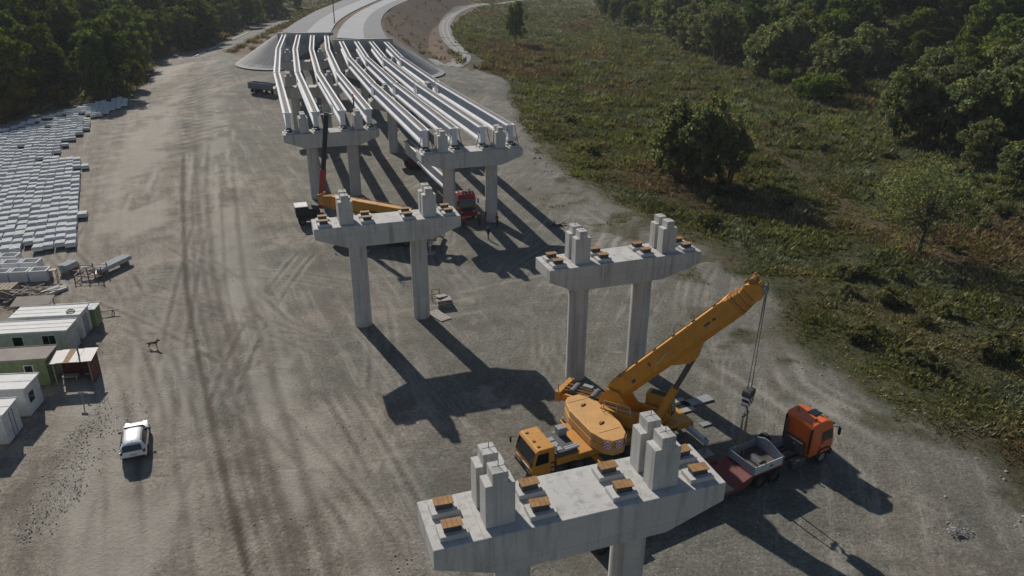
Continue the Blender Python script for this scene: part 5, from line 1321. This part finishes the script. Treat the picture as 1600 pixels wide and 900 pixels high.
def visible(x, y, z0, h):
    c0_ = CM @ (np.array([x, y, z0])-np.array([0, 0, CAM_H])); c1_ = CM @ (np.array([x, y, z0+h])-np.array([0, 0, CAM_H]))
    if c0_[2] < 5: return False
    px = 800+F_PX*c0_[0]/c0_[2]; p0 = 450+F_PX*c0_[1]/c0_[2]; p1 = 450+F_PX*c1_[1]/c1_[2]; rpx = F_PX*5/c0_[2]
    return -rpx-110 < px < 1710+rpx and p0 > -25 and p1 < 900
def forest(side, n_max, d_lo, d_hi, step0, keys, label, group):
    line = HILL_R if side > 0 else HILL_L; xs = (20, 330) if side > 0 else (-330, -95); out = []; g = 0
    while len(out) < n_max and g < 12000:
        g += 1; x = rnd.uniform(*xs); y = rnd.uniform(60, 560)
        d = float(pl_dist(np.array([x]), np.array([y]), line, True)[0])
        if not d_lo < d < d_hi: continue
        D_ = math.hypot(x, y); st = step0*(.72+D_/520)
        if any((x-a)**2+(y-b)**2 < st*st for a, b in out) or any((x-a)**2+(y-b)**2 < 16 for a, b in placed): continue
        z0 = gz(x, y); h = rnd.uniform(12.5, 18.5)
        if not visible(x, y, z0, h): continue
        out.append((x, y)); tree(rnd.choice(keys), x, y, h, label, group, wide=rnd.uniform(.85, 1.15))
    print(group, len(out), g)
    return out
forest(1, 150, 4, 130, 7.6, ['oak', 'oak2', 'oak', 'tall', 'oak2', 'willow', 'light'], 'tree in the mass of the dark wood beyond the meadow', 'trees of the dark wood beyond the meadow')
forest(-1, 145, 3, 120, 6.4, ['oak', 'oak2', 'tall', 'tall', 'light', 'oak'], 'tree in the mass of the forest behind the slab storage rows', 'trees of the forest behind the slab rows')
# low autumn trees along the slab rows
for (px, py, h, lb) in ((33, 178, 7.5, 'yellowish pointed young tree standing behind the slab rows'), (8, 190, 5, 'low yellow-green shrub tree at the end of the slab rows'), (92, 165, 5, 'small dark shrub tree behind the middle of the slab rows'), (215, 140, 7, 'low tree at the forest corner where the dirt track bends')):
    one('autumn', px, py, h, lb)
# meadow shrubs
c_ = 0; g = 0
while c_ < 90 and g < 6000:
    g += 1; y = 45*math.exp(rnd.uniform(0, 1.9)); x = rnd.uniform(-10, .75*y)
    if vnoise(np.array([x/18]), np.array([y/18]), 5)[0] < .45: continue
    dd = ground_parts(np.array([x]), np.array([y]))
    if dd[2][0] < 7.0 or dd[0][0] > -2 or pl_dist(np.array([x]), np.array([y]), PATH)[0] < 3 or pl_dist(np.array([x]), np.array([y]), SROAD)[0] < 6 or y > 330: continue
    c_ += 1; tree(rnd.choice(['shrub', 'shrub2']), x, y, rnd.uniform(.7, 1.7), 'low leafy shrub growing in the overgrown meadow', 'shrubs in the overgrown meadow', 'shrub', 'shrub', rnd.uniform(.9, 1.5))
# meadow growth: uncountable tufts of grass and weeds
NT = 150000
rr_ = np.exp(nrs.uniform(math.log(42), math.log(700), NT*3)); an = nrs.uniform(R(-42), R(44), NT*3)
tx, ty = rr_*np.sin(an), rr_*np.cos(an)
_, _, sdv, gv = ground_parts(tx, ty)
e_ = pl_dist(tx, ty, EMB + EMB[:1])
ok = (nrs.uniform(size=len(tx)) < gv*1.2-.15) & (pl_dist(tx, ty, SROAD) > 3.6) & ~in_poly(tx, ty, EMB) & (nrs.uniform(size=len(tx)) < np.where(e_ < 24, .03, 1)) & (e_ > 1.5)
ok &= ~in_poly(tx, ty, P1) & ~in_poly(tx, ty, P2)
tx, ty, rr_, sdv, e_ = tx[ok][:NT], ty[ok][:NT], rr_[ok][:NT], sdv[ok][:NT], e_[ok][:NT]; nt_ = len(tx)
tz = ground_z(tx, ty)
p1n, p2n, p3n = fbm(tx/14, ty/14, 4, 101), fbm(tx/6, ty/6, 3, 151), fbm(tx/30, ty/30, 3, 201)
base_c = np.array([.135, .128, .060])[None]*np.ones((nt_, 1))
def blend(c, f): return base_c*(1-f[:, None])+np.array(c)[None]*f[:, None]
base_c = blend((.175, .172, .072), sstep(.50, .68, p1n)); base_c = blend((.150, .158, .108), sstep(.52, .66, p2n)*.8)
base_c = blend((.175, .112, .080), sstep(.55, .68, p3n)*.75); base_c = blend((.19, .155, .085), sstep(.62, .75, fbm(tx/8, ty/8, 3, 301))*.7)
onp = .8*(1-sstep(.5, 2.2, pl_dist(tx, ty, PATH))); base_c = blend((.19, .135, .085), np.maximum(onp, 1-sstep(20, 28, e_))*.85)
base_c = base_c*nrs.uniform(.75, 1.25, (nt_, 1))*(.84+1.0*fbm(tx/3.5, ty/3.5, 3, 401))[:, None]
sz = (.28+.55*nrs.uniform(size=nt_)**2)*(.8+.9*sstep(.38, .66, fbm(tx/4.5, ty/4.5, 3, 402)))*np.clip(rr_/110, .62, 2.0)*(1-.4*onp)*np.clip(.35+sdv/7, .35, 1)
NB = 7
k = np.repeat(np.arange(nt_), NB); n = len(k)
az_ = nrs.uniform(0, 6.283, n); spr = nrs.uniform(.2, 1.0, n); bo = nrs.uniform(0, .8, n)
hh = sz[k]*nrs.uniform(.35, .85, n); wd = sz[k]*nrs.uniform(.14, .34, n)
bx = tx[k]+np.cos(az_)*bo*sz[k]; by = ty[k]+np.sin(az_)*bo*sz[k]; bz = tz[k]-.05
px_ = -np.sin(az_+nrs.uniform(-1, 1, n)); py_ = np.cos(az_+nrs.uniform(-1, 1, n))
v = np.stack([np.stack([bx-px_*wd, by-py_*wd, bz], 1), np.stack([bx+px_*wd, by+py_*wd, bz+.1*hh], 1), np.stack([bx+np.cos(az_)*spr*hh+px_*wd*.5, by+np.sin(az_)*spr*hh, bz+hh], 1)], 1).reshape(-1, 3).astype(np.float32)
me = bpy.data.meshes.new('meadow_growth'); me.vertices.add(3*n); me.vertices.foreach_set('co', v.ravel()); me.loops.add(3*n); me.loops.foreach_set('vertex_index', np.arange(3*n, dtype=np.int32))
me.polygons.add(n); me.polygons.foreach_set('loop_start', np.arange(0, 3*n, 3, dtype=np.int32)); me.update(calc_edges=True); me.materials.append(grass_m)
bc = base_c[k]*nrs.uniform(.75, 1.25, (n, 1)); set_col(me, 'leaf', np.repeat(np.concatenate([bc, np.ones((n, 1))], 1), 3, 0))
tag(obj('meadow_growth', me), 'dark tangled grass and weeds covering the meadow', 'grass', kind='stuff')
print('tufts', nt_)
# paved bank below the right-hand slope
def paved_bank():
    A = [at(648, 96, 4.2), at(672, 91, 4.2), at(646, 118, 1.0), at(714, 113, 1.0), at(694, 96, 1.2)]
    b = MB(); b.add([tuple(A[0]), tuple(A[2]), tuple(A[3]), tuple(A[1]), tuple(A[4])]+[(k[0], k[1], -.5) for k in (A[0], A[2], A[3], A[1], A[4])], [(0, 1, 2, 3), (3, 2, 4), (0, 5, 6, 1), (1, 6, 7, 2), (2, 7, 9, 4), (4, 9, 8, 3), (3, 8, 5, 0)])
    tag(b.build('paved_bank', revet), 'low paved bank beside the winding gravel service road', 'bank')
paved_bank()
# thin autumn haze filling the valley
hz_ = MB().box((0, 480, 78), (2200, 1240, 170)).mesh('haze', concrete); hm = bpy.data.materials.new('haze_air'); hm.use_nodes = True
tt = hm.node_tree
for n_ in list(tt.nodes): tt.nodes.remove(n_)
oo = tt.nodes.new('ShaderNodeOutputMaterial'); pv = tt.nodes.new('ShaderNodeVolumePrincipled'); pv.inputs['Color'].default_value = (.80, .86, .95, 1); pv.inputs['Density'].default_value = .00011; pv.inputs['Anisotropy'].default_value = .2
tt.links.new(pv.outputs[0], oo.inputs['Volume']); hz_.materials.clear(); hz_.materials.append(hm)
tag(obj('haze', hz_), 'thin pale haze filling the valley air', 'haze', kind='stuff')
